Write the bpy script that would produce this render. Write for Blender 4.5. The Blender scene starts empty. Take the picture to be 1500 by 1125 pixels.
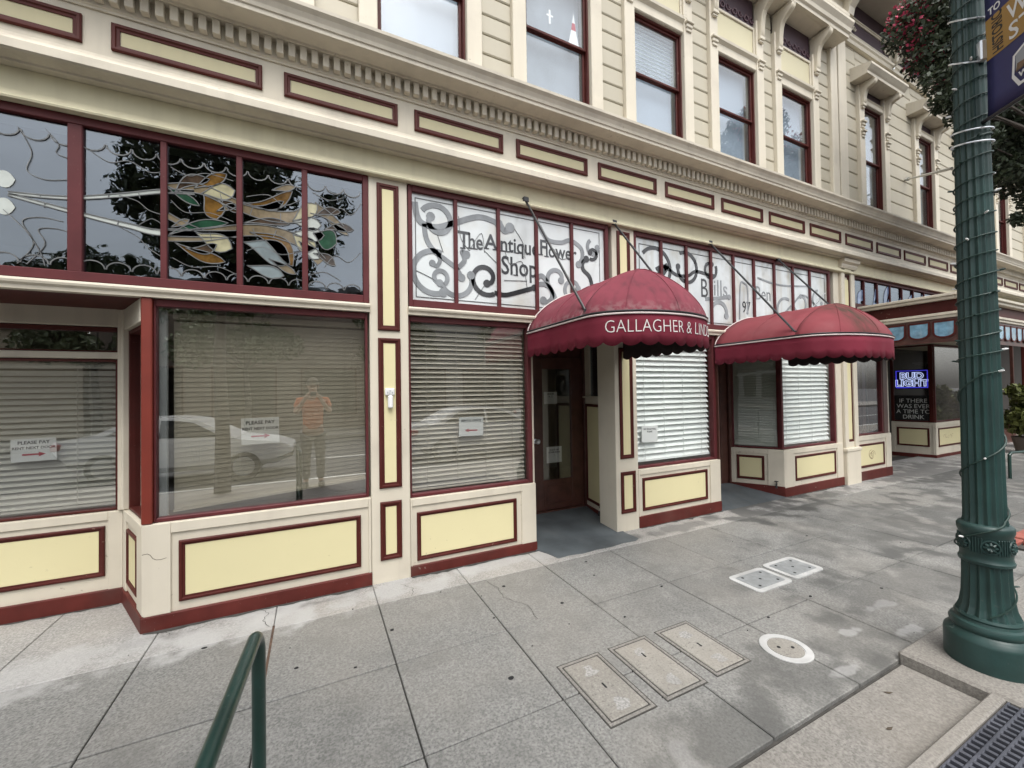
import bpy, math, random
import numpy as np
from mathutils import Vector, Matrix
R = math.radians
rnd = random.Random(7)
scene = bpy.context.scene
col = scene.collection

# ------------------------------------------------------------------ camera, sky, sun, exposure
cd = bpy.data.cameras.new('camera')
cam = bpy.data.objects.new('camera', cd); col.objects.link(cam); scene.camera = cam
cd.sensor_width = 36.0; cd.lens = 596.15 / 1500 * 36; cd.clip_start = 0.03; cd.clip_end = 600
_yaw, _pit, _rol = R(25.936), R(.918), R(-.875)
_f = Vector((math.sin(_yaw) * math.cos(_pit), math.cos(_yaw) * math.cos(_pit), math.sin(_pit)))
_r = Vector((math.cos(_yaw), -math.sin(_yaw), 0)); _u = _r.cross(_f)
_r2 = _r * math.cos(_rol) + _u * math.sin(_rol); _u2 = _u * math.cos(_rol) - _r * math.sin(_rol)
cam.matrix_world = Matrix(((_r2.x, _u2.x, -_f.x, 0), (_r2.y, _u2.y, -_f.y, -3.5), (_r2.z, _u2.z, -_f.z, 1.6), (0, 0, 0, 1)))

SUN_EL, SUN_AZ = 62.0, 190.0          # azimuth clockwise from +Y
w = bpy.data.worlds.new('World'); scene.world = w; w.use_nodes = True
nt = w.node_tree; nt.nodes.clear()
sky = nt.nodes.new('ShaderNodeTexSky'); sky.sky_type = 'NISHITA'; sky.sun_disc = False
sky.sun_elevation = R(SUN_EL); sky.sun_rotation = R(SUN_AZ); sky.dust_density = 4.0; sky.air_density = 1.2
hs = nt.nodes.new('ShaderNodeHueSaturation'); hs.inputs['Saturation'].default_value = .22
tc = nt.nodes.new('ShaderNodeTexCoord')
cn = nt.nodes.new('ShaderNodeTexNoise'); cn.inputs['Scale'].default_value = 2.2; cn.inputs['Detail'].default_value = 6
cm = nt.nodes.new('ShaderNodeMapRange'); cm.inputs['From Min'].default_value = .3; cm.inputs['From Max'].default_value = .7
cm.inputs['To Min'].default_value = 1.5; cm.inputs['To Max'].default_value = 2.4     # bright overcast cloud
mx = nt.nodes.new('ShaderNodeMix'); mx.data_type = 'RGBA'; mx.blend_type = 'MULTIPLY'; mx.inputs[0].default_value = 1
bg = nt.nodes.new('ShaderNodeBackground'); bg.inputs['Strength'].default_value = .15
wo = nt.nodes.new('ShaderNodeOutputWorld')
L_ = nt.links.new
L_(sky.outputs[0], hs.inputs['Color']); L_(tc.outputs['Generated'], cn.inputs['Vector']); L_(cn.outputs['Fac'], cm.inputs[0])
L_(hs.outputs[0], mx.inputs[6]); L_(cm.outputs[0], mx.inputs[7]); L_(mx.outputs[2], bg.inputs[0]); L_(bg.outputs[0], wo.inputs[0])
sd = bpy.data.lights.new('sun', 'SUN'); sd.energy = 1.35; sd.angle = R(32); sd.color = (1, .97, .92)
sun = bpy.data.objects.new('sun', sd); col.objects.link(sun)
_d = Vector((math.sin(R(SUN_AZ)) * math.cos(R(SUN_EL)), math.cos(R(SUN_AZ)) * math.cos(R(SUN_EL)), math.sin(R(SUN_EL))))
sun.rotation_euler = _d.to_track_quat('Z', 'Y').to_euler()
vs = scene.view_settings; vs.view_transform = 'Standard'; vs.look = 'None'; vs.gamma = 1; vs.exposure = .14
scene.cycles.max_bounces = 8; scene.cycles.transparent_max_bounces = 24; scene.cycles.glossy_bounces = 4
scene.cycles.caustics_reflective = False; scene.cycles.caustics_refractive = False

# ------------------------------------------------------------------ helpers
def s2l(r, g, b):
    return tuple((c / 255 / 12.92) if c / 255 <= .04045 else ((c / 255 + .055) / 1.055) ** 2.4 for c in (r, g, b))
MATS = {}
def mat(name, c, rough=.5, var=.10, sc=3.0, dirt=0.0, dirtc=(.10, .085, .07), bump=.0, bsc=60.0, metal=0.0, spec=.5, objvar=0.0, coat=0.0, streak=0.0, chips=0.0, chipc=(.22, .18, .13)):
    if name in MATS: return MATS[name]
    m = bpy.data.materials.new(name); m.use_nodes = True; MATS[name] = m
    n = m.node_tree.nodes; l = m.node_tree.links.new; b = n['Principled BSDF']
    b.inputs['Roughness'].default_value = rough; b.inputs['Metallic'].default_value = metal
    b.inputs['Specular IOR Level'].default_value = spec; b.inputs['Coat Weight'].default_value = coat
    g = n.new('ShaderNodeNewGeometry')
    def noise(scale, det=5, stretch=None):
        t = n.new('ShaderNodeTexNoise'); t.inputs['Scale'].default_value = scale; t.inputs['Detail'].default_value = det
        if stretch:
            mp = n.new('ShaderNodeMapping'); mp.inputs['Scale'].default_value = stretch
            l(g.outputs['Position'], mp.inputs[0]); l(mp.outputs[0], t.inputs['Vector'])
        else: l(g.outputs['Position'], t.inputs['Vector'])
        return t
    def mr(src, a, b_, lo, hi):
        q = n.new('ShaderNodeMapRange'); q.inputs['From Min'].default_value = a; q.inputs['From Max'].default_value = b_
        q.inputs['To Min'].default_value = lo; q.inputs['To Max'].default_value = hi; l(src, q.inputs[0]); return q.outputs[0]
    def mix(fac, a, b_, mode='MIX'):
        q = n.new('ShaderNodeMix'); q.data_type = 'RGBA'; q.blend_type = mode
        if isinstance(fac, float): q.inputs[0].default_value = fac
        else: l(fac, q.inputs[0])
        for s, v in ((6, a), (7, b_)):
            if isinstance(v, tuple): q.inputs[s].default_value = (*v, 1)
            else: l(v, q.inputs[s])
        return q.outputs[2]
    m['h'] = 1
    m_tools = (n, l, noise, mr, mix, b, g)
    fac = mr(noise(sc).outputs['Fac'], .3, .7, 0, 1)
    c0 = tuple(x * (1 - var) for x in c); c1 = tuple(min(1, x * (1 + var)) for x in c)
    cc = mix(fac, c0, c1)
    if streak:
        st = noise(1.0, 6, (9, 9, .7)); cc = mix(mr(st.outputs['Fac'], .5, .75, 0, streak), cc, dirtc)
    if dirt:
        dn = noise(2.3, 10); cc = mix(mr(dn.outputs['Fac'], .52, .8, 0, dirt), cc, dirtc)
    if chips:
        cn1 = noise(26, 8); cn2 = noise(2.0, 3)
        q = n.new('ShaderNodeMath'); q.operation = 'ADD'; l(cn1.outputs['Fac'], q.inputs[0]); l(mr(cn2.outputs['Fac'], .3, .7, -.12, .12), q.inputs[1])
        cc = mix(mr(q.outputs[0], .745, .765, 0, chips), cc, chipc)
        fl_ = noise(90, 4); cc = mix(mr(fl_.outputs['Fac'], .70, .74, 0, chips * .8), cc, chipc)
    if objvar:
        oi = n.new('ShaderNodeObjectInfo'); k = mr(oi.outputs['Random'], 0, 1, 1 - objvar, 1 + objvar)
        cc = mix(1.0, cc, k, 'MULTIPLY')
    l(cc, b.inputs['Base Color'])
    if bump:
        bn = noise(bsc, 6); bp = n.new('ShaderNodeBump'); bp.inputs['Strength'].default_value = bump; bp.inputs['Distance'].default_value = .004
        l(bn.outputs['Fac'], bp.inputs['Height']); l(bp.outputs[0], b.inputs['Normal'])
    TOOLS[name] = m_tools + (cc,)
    return m
TOOLS = {}

def glass(name, tint=(1, 1, 1), ior=1.5, wav=.0, wsc=3.0, rough=0.0, gtint=(1, 1, 1)):
    m = bpy.data.materials.new(name); m.use_nodes = True; n = m.node_tree.nodes; l = m.node_tree.links.new
    n.remove(n['Principled BSDF']); o = n['Material Output']
    t = n.new('ShaderNodeBsdfTransparent'); t.inputs[0].default_value = (*tint, 1)
    gl = n.new('ShaderNodeBsdfGlossy'); gl.inputs['Roughness'].default_value = rough; gl.inputs[0].default_value = (*gtint, 1)
    fr = n.new('ShaderNodeFresnel'); ge = n.new('ShaderNodeNewGeometry')
    io = n.new('ShaderNodeMapRange'); io.inputs['To Min'].default_value = ior; io.inputs['To Max'].default_value = 1 / ior
    l(ge.outputs['Backfacing'], io.inputs[0]); l(io.outputs[0], fr.inputs[0])      # thin parallel pane: same reflectance on both faces
    mxs = n.new('ShaderNodeMixShader')
    l(fr.outputs[0], mxs.inputs[0]); l(t.outputs[0], mxs.inputs[1]); l(gl.outputs[0], mxs.inputs[2]); l(mxs.outputs[0], o.inputs[0])
    if wav:
        g = n.new('ShaderNodeNewGeometry'); tn = n.new('ShaderNodeTexNoise'); tn.inputs['Scale'].default_value = wsc; tn.inputs['Detail'].default_value = 2
        bp = n.new('ShaderNodeBump'); bp.inputs['Strength'].default_value = wav; bp.inputs['Distance'].default_value = .02
        l(g.outputs['Position'], tn.inputs['Vector']); l(tn.outputs['Fac'], bp.inputs['Height']); l(bp.outputs[0], gl.inputs['Normal']); l(bp.outputs[0], fr.inputs['Normal'])
    return m

def emis(name, c, s):
    m = bpy.data.materials.new(name); m.use_nodes = True; b = m.node_tree.nodes['Principled BSDF']
    b.inputs['Base Color'].default_value = (*c, 1); b.inputs['Emission Color'].default_value = (*c, 1); b.inputs['Emission Strength'].default_value = s
    return m

class M:
    def __init__(s, X=None): s.v = []; s.f = []; s.X = X; s.sm = False
    def add(s, vs_, fs):
        o = len(s.v)
        if s.X is not None: vs_ = [tuple(s.X @ Vector(p)) for p in vs_]
        s.v += [tuple(p) for p in vs_]; s.f += [tuple(i + o for i in f) for f in fs]; return s
    def box(s, x0, x1, y0, y1, z0, z1):
        return s.add([(x0, y0, z0), (x1, y0, z0), (x1, y1, z0), (x0, y1, z0), (x0, y0, z1), (x1, y0, z1), (x1, y1, z1), (x0, y1, z1)],
                     [(0, 3, 2, 1), (4, 5, 6, 7), (0, 1, 5, 4), (1, 2, 6, 5), (2, 3, 7, 6), (3, 0, 4, 7)])
    def cbox(s, x0, x1, y0, y1, z0, z1, b=.004):
        """box with chamfered edges"""
        b = min(b, (x1 - x0) * .45, (y1 - y0) * .45, (z1 - z0) * .45); vs_ = []; idx = {}
        for ix in (0, 1):
            for iy in (0, 1):
                for iz in (0, 1):
                    X, Y, Z = (x0, x1)[ix], (y0, y1)[iy], (z0, z1)[iz]
                    dx, dy, dz = (b, -b)[ix], (b, -b)[iy], (b, -b)[iz]
                    for a, p in enumerate(((X, Y + dy, Z + dz), (X + dx, Y, Z + dz), (X + dx, Y + dy, Z))):
                        idx[(ix, iy, iz, a)] = len(vs_); vs_.append(p)
        c = Vector(((x0 + x1) / 2, (y0 + y1) / 2, (z0 + z1) / 2)); fs = []
        def face(q):
            P = [Vector(vs_[i]) for i in q]; nn = (P[1] - P[0]).cross(P[2] - P[0]); m_ = sum(P, Vector()) / len(P)
            fs.append(tuple(q) if nn.dot(m_ - c) > 0 else tuple(reversed(q)))
        for i in (0, 1):
            face([idx[(i, 0, 0, 0)], idx[(i, 1, 0, 0)], idx[(i, 1, 1, 0)], idx[(i, 0, 1, 0)]])
            face([idx[(0, i, 0, 1)], idx[(1, i, 0, 1)], idx[(1, i, 1, 1)], idx[(0, i, 1, 1)]])
            face([idx[(0, 0, i, 2)], idx[(1, 0, i, 2)], idx[(1, 1, i, 2)], idx[(0, 1, i, 2)]])
            for j in (0, 1):
                face([idx[(i, j, 0, 0)], idx[(i, j, 1, 0)], idx[(i, j, 1, 1)], idx[(i, j, 0, 1)]])
                face([idx[(i, 0, j, 0)], idx[(i, 1, j, 0)], idx[(i, 1, j, 2)], idx[(i, 0, j, 2)]])
                face([idx[(0, i, j, 1)], idx[(1, i, j, 1)], idx[(1, i, j, 2)], idx[(0, i, j, 2)]])
                for k in (0, 1): face([idx[(i, j, k, 0)], idx[(i, j, k, 1)], idx[(i, j, k, 2)]])
        return s.add(vs_, fs)
    def prof(s, pts, x0, x1):
        """closed (y,z) outline pushed along x"""
        n = len(pts); a = sum(pts[i][0] * pts[(i + 1) % n][1] - pts[(i + 1) % n][0] * pts[i][1] for i in range(n))
        if a < 0: pts = pts[::-1]
        vs_ = [(x0, y, z) for y, z in pts] + [(x1, y, z) for y, z in pts]
        fs = [(i, (i + 1) % n, n + (i + 1) % n, n + i) for i in range(n)] + [tuple(range(n - 1, -1, -1)), tuple(range(n, 2 * n))]
        return s.add(vs_, fs)
    def slab(s, pts, y0, y1):
        """closed (x,z) outline given thickness along y"""
        n = len(pts); a = sum(pts[i][0] * pts[(i + 1) % n][1] - pts[(i + 1) % n][0] * pts[i][1] for i in range(n))
        if a < 0: pts = pts[::-1]
        vs_ = [(x, y0, z) for x, z in pts] + [(x, y1, z) for x, z in pts]
        fs = [(i, n + i, n + (i + 1) % n, (i + 1) % n) for i in range(n)] + [tuple(range(n)), tuple(range(2 * n - 1, n - 1, -1))]
        return s.add(vs_, fs)
    def plate(s, pts, z0, z1):
        """closed (x,y) outline given height"""
        n = len(pts); a = sum(pts[i][0] * pts[(i + 1) % n][1] - pts[(i + 1) % n][0] * pts[i][1] for i in range(n))
        if a < 0: pts = pts[::-1]
        vs_ = [(x, y, z0) for x, y in pts] + [(x, y, z1) for x, y in pts]
        fs = [(i, (i + 1) % n, n + (i + 1) % n, n + i) for i in range(n)] + [tuple(range(n - 1, -1, -1)), tuple(range(n, 2 * n))]
        return s.add(vs_, fs)
    def ring(s, x0, x1, z0, z1, y, wd, d):
        """mitred picture-frame moulding on the plane y, facing -y"""
        P = [(0, 0), (0, d * .7), (wd * .18, d), (wd * .5, d), (wd * .62, d * .55), (wd, d * .45), (wd, 0)]
        vs_ = []
        for i, h in P: vs_ += [(x0 + i, y - h, z0 + i), (x1 - i, y - h, z0 + i), (x1 - i, y - h, z1 - i), (x0 + i, y - h, z1 - i)]
        fs = [(4 * k + j, 4 * k + (j + 1) % 4, 4 * (k + 1) + (j + 1) % 4, 4 * (k + 1) + j) for k in range(len(P) - 1) for j in range(4)]
        return s.add(vs_, fs)
    def frame(s, x0, x1, z0, z1, y0, y1, w_):
        """flat frame of four butted boards; w_=(left,right,bottom,top)"""
        l, r, b, t = w_
        if l: s.cbox(x0, x0 + l, y0, y1, z0, z1)
        if r: s.cbox(x1 - r, x1, y0, y1, z0, z1)
        if b: s.cbox(x0 + l, x1 - r, y0 + .001, y1, z0, z0 + b)
        if t: s.cbox(x0 + l, x1 - r, y0 + .001, y1, z1 - t, z1)
        return s
    def tube(s, pts, r, n=8, cap=True):
        pts = [Vector(p) for p in pts]; rs = r if isinstance(r, (list, tuple)) else [r] * len(pts); vs_ = []; fs = []
        up = None
        for i, p in enumerate(pts):
            t = ((pts[min(i + 1, len(pts) - 1)] - p).normalized() + (p - pts[max(i - 1, 0)]).normalized())
            t = t.normalized() if t.length > 1e-6 else Vector((0, 0, 1))
            if up is None: up = t.orthogonal().normalized()
            up = (up - t * up.dot(t)); up = up.normalized() if up.length > 1e-6 else t.orthogonal().normalized(); sd_ = t.cross(up)
            for k in range(n):
                a = 2 * math.pi * k / n; vs_.append(tuple(p + (up * math.cos(a) + sd_ * math.sin(a)) * rs[i]))
        for i in range(len(pts) - 1):
            for k in range(n): fs.append((i * n + k, i * n + (k + 1) % n, (i + 1) * n + (k + 1) % n, (i + 1) * n + k))
        if cap: fs += [tuple(range(n - 1, -1, -1)), tuple(range((len(pts) - 1) * n, len(pts) * n))]
        return s.add(vs_, fs)
    def lathe(s, prof, c=(0, 0, 0), n=32, fn=None):
        vs_ = []; fs = []
        for j, (r, z) in enumerate(prof):
            for k in range(n):
                a = 2 * math.pi * k / n; q = r * (fn(a, z) if fn else 1); vs_.append((c[0] + q * math.cos(a), c[1] + q * math.sin(a), c[2] + z))
        for j in range(len(prof) - 1):
            for k in range(n): fs.append((j * n + k, j * n + (k + 1) % n, (j + 1) * n + (k + 1) % n, (j + 1) * n + k))
        fs += [tuple(range(n - 1, -1, -1)), tuple(range((len(prof) - 1) * n, len(prof) * n))]
        return s.add(vs_, fs)
    def ribbon(s, pts, wd, y, th=.004):
        """band of given half-widths along an (x,z) polyline lying on plane y"""
        ws = wd if isinstance(wd, (list, tuple)) else [wd] * len(pts); A = []; B = []
        for i, (x, z) in enumerate(pts):
            a = pts[max(i - 1, 0)]; b = pts[min(i + 1, len(pts) - 1)]; dx, dz = b[0] - a[0], b[1] - a[1]; q = math.hypot(dx, dz) or 1
            A.append((x - dz / q * ws[i], z + dx / q * ws[i])); B.append((x + dz / q * ws[i], z - dx / q * ws[i]))
        for i in range(len(pts) - 1):
            P = [A[i], A[i + 1], B[i + 1], B[i]]
            s.add([(x, y - th, z) for x, z in P] + [(x, y, z) for x, z in P], [(0, 1, 2, 3), (0, 4, 5, 1), (3, 2, 6, 7), (0, 3, 7, 4), (1, 5, 6, 2)])
        return s
    def text(s, t, size, x, z, y, align='LEFT', th=.002, off=0.0, shear=0.0, sx=1.0, xf=None):
        vs_, fs = text_geo(t, size, align, th, off, shear)
        if xf: return s.add([xf(a * sx, b, c) for a, b, c in vs_], fs)
        return s.add([(x + a * sx, y - c, z + b) for a, b, c in vs_], fs)
    def build(s, name, m, parent=None, smooth=False, label=None):
        me = bpy.data.meshes.new(name); me.from_pydata(s.v, [], s.f); me.update()
        if m is not None: me.materials.append(m)
        if smooth:
            me.polygons.foreach_set('use_smooth', [True] * len(me.polygons))
            try: me.set_sharp_from_angle(angle=R(38))
            except Exception: pass
        return link(name, me, parent, label)

def text_geo(t, size, align, th, off, shear, outline=0):
    c = bpy.data.curves.new('t', 'FONT'); c.body = t; c.size = size; c.align_x = align; c.extrude = th / 2; c.offset = off; c.shear = shear; c.resolution_u = 3
    if outline: c.fill_mode = 'NONE'; c.bevel_depth = outline; c.bevel_resolution = 1; c.extrude = 0
    o = bpy.data.objects.new('t', c); col.objects.link(o)
    dg = bpy.context.evaluated_depsgraph_get(); me = o.evaluated_get(dg).to_mesh()
    vs_ = [(v.co.x, v.co.y, v.co.z) for v in me.vertices]; fs = [tuple(p.vertices) for p in me.polygons]
    o.evaluated_get(dg).to_mesh_clear(); bpy.data.objects.remove(o); bpy.data.curves.remove(c)
    return vs_, fs

def link(name, me, parent=None, label=None):
    o = bpy.data.objects.new(name, me); col.objects.link(o)
    if parent is not None:
        o.parent = parent; pw = parent.get('_w')
        if pw is None: pw = (0, 0, 0)
        if parent.type == 'EMPTY': o.matrix_parent_inverse = Matrix.Translation(Vector((-pw[0], -pw[1], -pw[2])))
    if label: o['label'] = label
    return o
def tag(o, label=None, cat=None, group=None, kind=None):
    if label: o['label'] = label
    if cat: o['category'] = cat
    if group: o['group'] = group
    if kind: o['kind'] = kind
    return o
def thing(name, loc, label, cat, group=None):
    o = bpy.data.objects.new(name, None); col.objects.link(o); o.location = loc; o['_w'] = tuple(loc); o.empty_display_size = .2
    return tag(o, label, cat, group)
def structure(name, m_, mt, parent=None, smooth=False):
    o = m_.build(name, mt, parent, smooth); o['kind'] = 'structure'; return o
def fr(pl, pr):
    """local frame whose x runs from pl to pr along a wall seen from outside (y goes into the wall)"""
    d = Vector((pr[0] - pl[0], pr[1] - pl[1], 0)); L = d.length; d /= L
    return Matrix(((d.x, -d.y, 0, pl[0]), (d.y, d.x, 0, pl[1]), (0, 0, 1, 0), (0, 0, 0, 1))), L

# ------------------------------------------------------------------ materials
cream = mat('cream_paint', (.60, .55, .45), .5, .05, 1.5, spec=.3, chips=.5, streak=.16, dirt=.35, dirtc=(.33, .29, .24), bump=.05, bsc=45)
cream_dirty = mat('cream_paint_weathered', (.55, .505, .415), .55, .07, 2.0, spec=.3, chips=.4, dirt=.5, dirtc=(.30, .27, .23), bump=.08, bsc=45, streak=.3)
siding = mat('siding_paint', (.45, .415, .33), .55, .05, 1.2, spec=.3, chips=.2, dirt=.2, dirtc=(.35, .30, .22), bump=.05, bsc=30, objvar=.035, streak=.12)
yellowup = mat('upper_panel_paint', (.58, .535, .37), .55, .04, 1.0, spec=.3, dirt=.15, dirtc=(.42, .37, .26))
yellow = mat('yellow_panel_paint', (.66, .60, .36), .5, .03, 1.0, spec=.3, chips=.25, dirt=.10, dirtc=(.5, .42, .27), bump=.04, bsc=40)
archy = mat('architrave_yellow_paint', (.66, .615, .44), .55, .05, 1.5, spec=.3, dirt=.35, dirtc=(.38, .34, .25), streak=.25)
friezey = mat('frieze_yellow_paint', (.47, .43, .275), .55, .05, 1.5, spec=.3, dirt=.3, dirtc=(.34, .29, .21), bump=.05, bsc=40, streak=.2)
ringred = mat('dark_red_trim_paint', (.068, .013, .010), .5, .15, 6, spec=.22, chips=.3, chipc=(.30, .22, .17), dirt=.2, dirtc=(.12, .06, .05), bump=.05)
maroon = mat('maroon_frame_paint', (.092, .020, .022), .5, .15, 5, spec=.25, chips=.3, chipc=(.28, .18, .16), dirt=.2, dirtc=(.16, .08, .08), bump=.05)
basered = mat('base_red_paint', (.092, .018, .014), .55, .2, 5, spec=.22, chips=.5, chipc=(.25, .22, .19), dirt=.5, dirtc=(.09, .06, .05), bump=.1)
postred = mat('corner_post_red_paint', (.16, .022, .012), .45, .1, 5)
purple = mat('purple_frieze_paint', (.045, .022, .035), .5, .15, 4)
doorwood = mat('door_wood', (.075, .030, .022), .35, .3, 9, dirt=.3, dirtc=(.03, .015, .012), bump=.05)
dark = mat('dark_interior', (.045, .038, .032), .8, .3, 1.0)
darkwall = mat('interior_wall_tan', (.16, .135, .10), .8, .2, 1.0)
blindw = mat('blind_slat_white', (.82, .85, .83), .4, .03, 2)
blindt = mat('blind_slat_tan', (.46, .43, .365), .42, .04, 2)
shadesky = mat('shade_cloth_sky_tone', (.40, .44, .49), .7, .05, 2)  # pale shade cloth; in several upper windows its colour stands in for reflected sky
white = mat('white_paper', (.78, .78, .77), .6, .03, 3)
ink = mat('black_ink', (.02, .02, .022), .6, .1, 3)
redink = mat('red_ink', (.42, .03, .05), .6, .05, 3)
leadm = mat('lead_came', (.13, .135, .135), .45, .3, 8, metal=.3)
blackm = mat('black_steel', (.018, .018, .02), .35, .2, 9)
lampg = mat('lamp_green_enamel', (.017, .044, .040), .42, .3, 5, dirt=.45, dirtc=(.035, .055, .050), bump=.15, bsc=60, spec=.4, chips=.5, chipc=(.07, .075, .07), streak=.25)
railg = mat('rail_green_enamel', (.009, .034, .027), .3, .3, 9, dirt=.4, dirtc=(.03, .055, .048), bump=.10, coat=.2, chips=.8, chipc=(.16, .20, .19))
wiregreen = mat('string_light_cable', (.012, .035, .028), .5, .2, 9)
steel = mat('galvanised_strap', (.62, .64, .66), .3, .1, 9, metal=.8)
pane = glass('window_glass', (.94, .95, .94), 2.35, wav=.03, wsc=1.2)
paneclear = glass('clear_window_glass', (.98, .99, .985), 1.55, wav=.03, wsc=1.2)
panefilm = glass('reflective_window_glass', (.95, .95, .92), 3.0, wav=.02, wsc=1.0)
paneold = glass('old_window_glass', (.92, .95, .97), 1.8, wav=.10, wsc=2.2)
paned = glass('leaded_glass', (.50, .54, .58), 2.05, wav=.10, wsc=4, gtint=(.86, .93, 1.0))

def cloth_mat():
    m = mat('awning_canvas', (.150, .017, .032), .8, .14, 2.5, dirt=.25, dirtc=(.20, .05, .065), bump=.3, bsc=9, spec=.2)
    m0 = mat('awning_canvas_faded', (.195, .045, .062), .85, .14, 2.2, dirt=.35, dirtc=(.24, .10, .112), bump=.35, bsc=7, spec=.2)
    n, l, noise, mr, mix, b, g, cc = TOOLS['awning_canvas_faded']
    st = noise(1.0, 7, (16, 16, 2.0)); cc = mix(mr(st.outputs['Fac'], .45, .75, 0, .5), cc, (.075, .030, .036))
    sp = n.new('ShaderNodeSeparateXYZ'); l(g.outputs['Position'], sp.inputs[0]); hz = noise(22, 6)
    q = n.new('ShaderNodeMath'); q.operation = 'MULTIPLY'; l(mr(sp.outputs[2], 2.165, 2.27, 1, 0), q.inputs[0]); l(mr(hz.outputs['Fac'], .45, .62, 0, .42), q.inputs[1])
    cc = mix(q.outputs[0], cc, (.34, .26, .25)); l(cc, b.inputs['Base Color'])     # dust gathered along the hem
    m2 = mat('awning_canvas_stained', (.185, .042, .050), .85, .15, 2.5, dirt=.6, dirtc=(.23, .09, .095), bump=.35, bsc=7, spec=.2)
    n, l, noise, mr, mix, b, g, cc = TOOLS['awning_canvas_stained']
    # algae stain running down the middle gore and along the hem
    sp = n.new('ShaderNodeSeparateXYZ'); l(g.outputs['Position'], sp.inputs[0])
    def sub(a, v):
        q = n.new('ShaderNodeMath'); q.operation = 'SUBTRACT'; l(a, q.inputs[0]); q.inputs[1].default_value = v; return q.outputs[0]
    def mth(op, a, b_):
        q = n.new('ShaderNodeMath'); q.operation = op
        for i, v in enumerate((a, b_)):
            if isinstance(v, (int, float)): q.inputs[i].default_value = v
            else: l(v, q.inputs[i])
        return q.outputs[0]
    dx = mth('ABSOLUTE', sub(sp.outputs[0], 5.16), 0)
    k = mr(dx, .05, .30, 1, 0)
    f = mr(sp.outputs[1], -1.02, -.9, 1, 0)
    st = noise(1.0, 6, (14, 10, 1.2))
    k = mth('MULTIPLY', mth('MULTIPLY', k, f), mr(st.outputs['Fac'], .35, .65, .25, 1.0))
    c2 = mix(k, cc, (.045, .035, .024)); l(c2, b.inputs['Base Color'])
    return m, m0, m2
canvas, canvas1, canvas2 = cloth_mat()
piping = mat('awning_piping', (.62, .54, .52), .5, .1, 5)
underside = mat('awning_dark_underside', (.018, .010, .011), .9)  # darkness under the awning is put into the colour of the inner face
ltr = mat('awning_lettering', (.64, .61, .59), .6, .05, 5)

def concrete(name, base, spots=True, warm=0.0, rowdark=0.0):
    m = mat(name, base, .85, .10, 2.0, dirt=.35, dirtc=tuple(x * .62 for x in base), bump=.5, bsc=190, spec=.3, objvar=.11)
    n, l, noise, mr, mix, b, g, cc = TOOLS[name]
    ag = noise(88, 4); c2 = mix(mr(ag.outputs['Fac'], .36, .64, 0, 1), tuple(x * .50 for x in base), tuple(x * 1.50 for x in base))
    cc = mix(.25 if name == 'lid_concrete' else .52, cc, c2)
    ag2 = noise(55, 3); cc = mix(mr(ag2.outputs['Fac'], .60, .70, 0, .5), cc, tuple(x * 1.45 for x in base))
    ag3 = noise(75, 2); cc = mix(mr(ag3.outputs['Fac'], .62, .68, 0, .7), cc, tuple(x * .5 for x in base))
    md_ = noise(5.5, 8); cc = mix(mr(md_.outputs['Fac'], .50, .68, 0, .35), cc, tuple(x * .66 for x in base))
    big = noise(.9, 9); cc = mix(mr(big.outputs['Fac'], .42, .62, 0, .35), cc, (base[0] * 1.22, base[1] * 1.14, base[2] * 1.05))
    if spots:
        sp = n.new('ShaderNodeSeparateXYZ'); l(g.outputs['Position'], sp.inputs[0])
        def blob(x, y, rx, ry, c_, amt, lo=.0):
            mp = n.new('ShaderNodeMapping'); mp.vector_type = 'POINT'
            mp.inputs['Scale'].default_value = (1 / rx, 1 / ry, 0); mp.inputs['Location'].default_value = (-x / rx, -y / ry, 0)
            l(g.outputs['Position'], mp.inputs[0]); ln = n.new('ShaderNodeVectorMath'); ln.operation = 'LENGTH'; l(mp.outputs[0], ln.inputs[0])
            wn = noise(4.0 if rx > .2 else 11.0, 9)
            ad = n.new('ShaderNodeMath'); ad.operation = 'ADD'; l(ln.outputs['Value'], ad.inputs[0]); l(mr(wn.outputs['Fac'], .3, .7, -.75, .75), ad.inputs[1])
            return mr(ad.outputs[0], .55, 1.05, amt, lo)
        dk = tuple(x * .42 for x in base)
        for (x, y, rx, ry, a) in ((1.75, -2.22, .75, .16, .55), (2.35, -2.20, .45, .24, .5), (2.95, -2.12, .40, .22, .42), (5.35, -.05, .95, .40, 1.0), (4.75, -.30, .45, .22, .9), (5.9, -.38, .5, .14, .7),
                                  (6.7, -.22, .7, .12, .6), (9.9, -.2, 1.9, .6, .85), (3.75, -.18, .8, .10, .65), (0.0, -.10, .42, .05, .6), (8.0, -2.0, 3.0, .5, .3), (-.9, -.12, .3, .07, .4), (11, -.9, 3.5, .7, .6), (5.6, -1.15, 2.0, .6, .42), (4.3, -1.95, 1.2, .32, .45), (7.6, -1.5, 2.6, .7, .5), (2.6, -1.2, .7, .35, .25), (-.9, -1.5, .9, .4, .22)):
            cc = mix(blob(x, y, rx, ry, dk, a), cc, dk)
        lt = (.40, .397, .388)
        for (x, y, rx, ry, a) in ((2.63, -2.26, .10, .03, .4), (3.05, -2.08, .12, .035, .45), (1.40, -2.25, .05, .10, .22), (3.6, -2.02, .16, .035, .3), (.45, -.16, .75, .20, .6), (-1.4, -.22, 1.0, .22, .55), (1.45, -.10, .6, .14, .55), (-.4, -.18, .6, .2, .55), (3.4, -2.25, .12, .04, .5)):
            cc = mix(blob(x, y, rx, ry, lt, a), cc, lt)
    l(cc, b.inputs['Base Color'])
    return m
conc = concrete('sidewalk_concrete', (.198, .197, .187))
conc_apron = concrete('sidewalk_apron_concrete', (.29, .285, .272))
conc_step = concrete('step_concrete', (.205, .196, .18), spots=False)
conc_lid = concrete('lid_concrete', (.255, .243, .218), spots=False)
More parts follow.
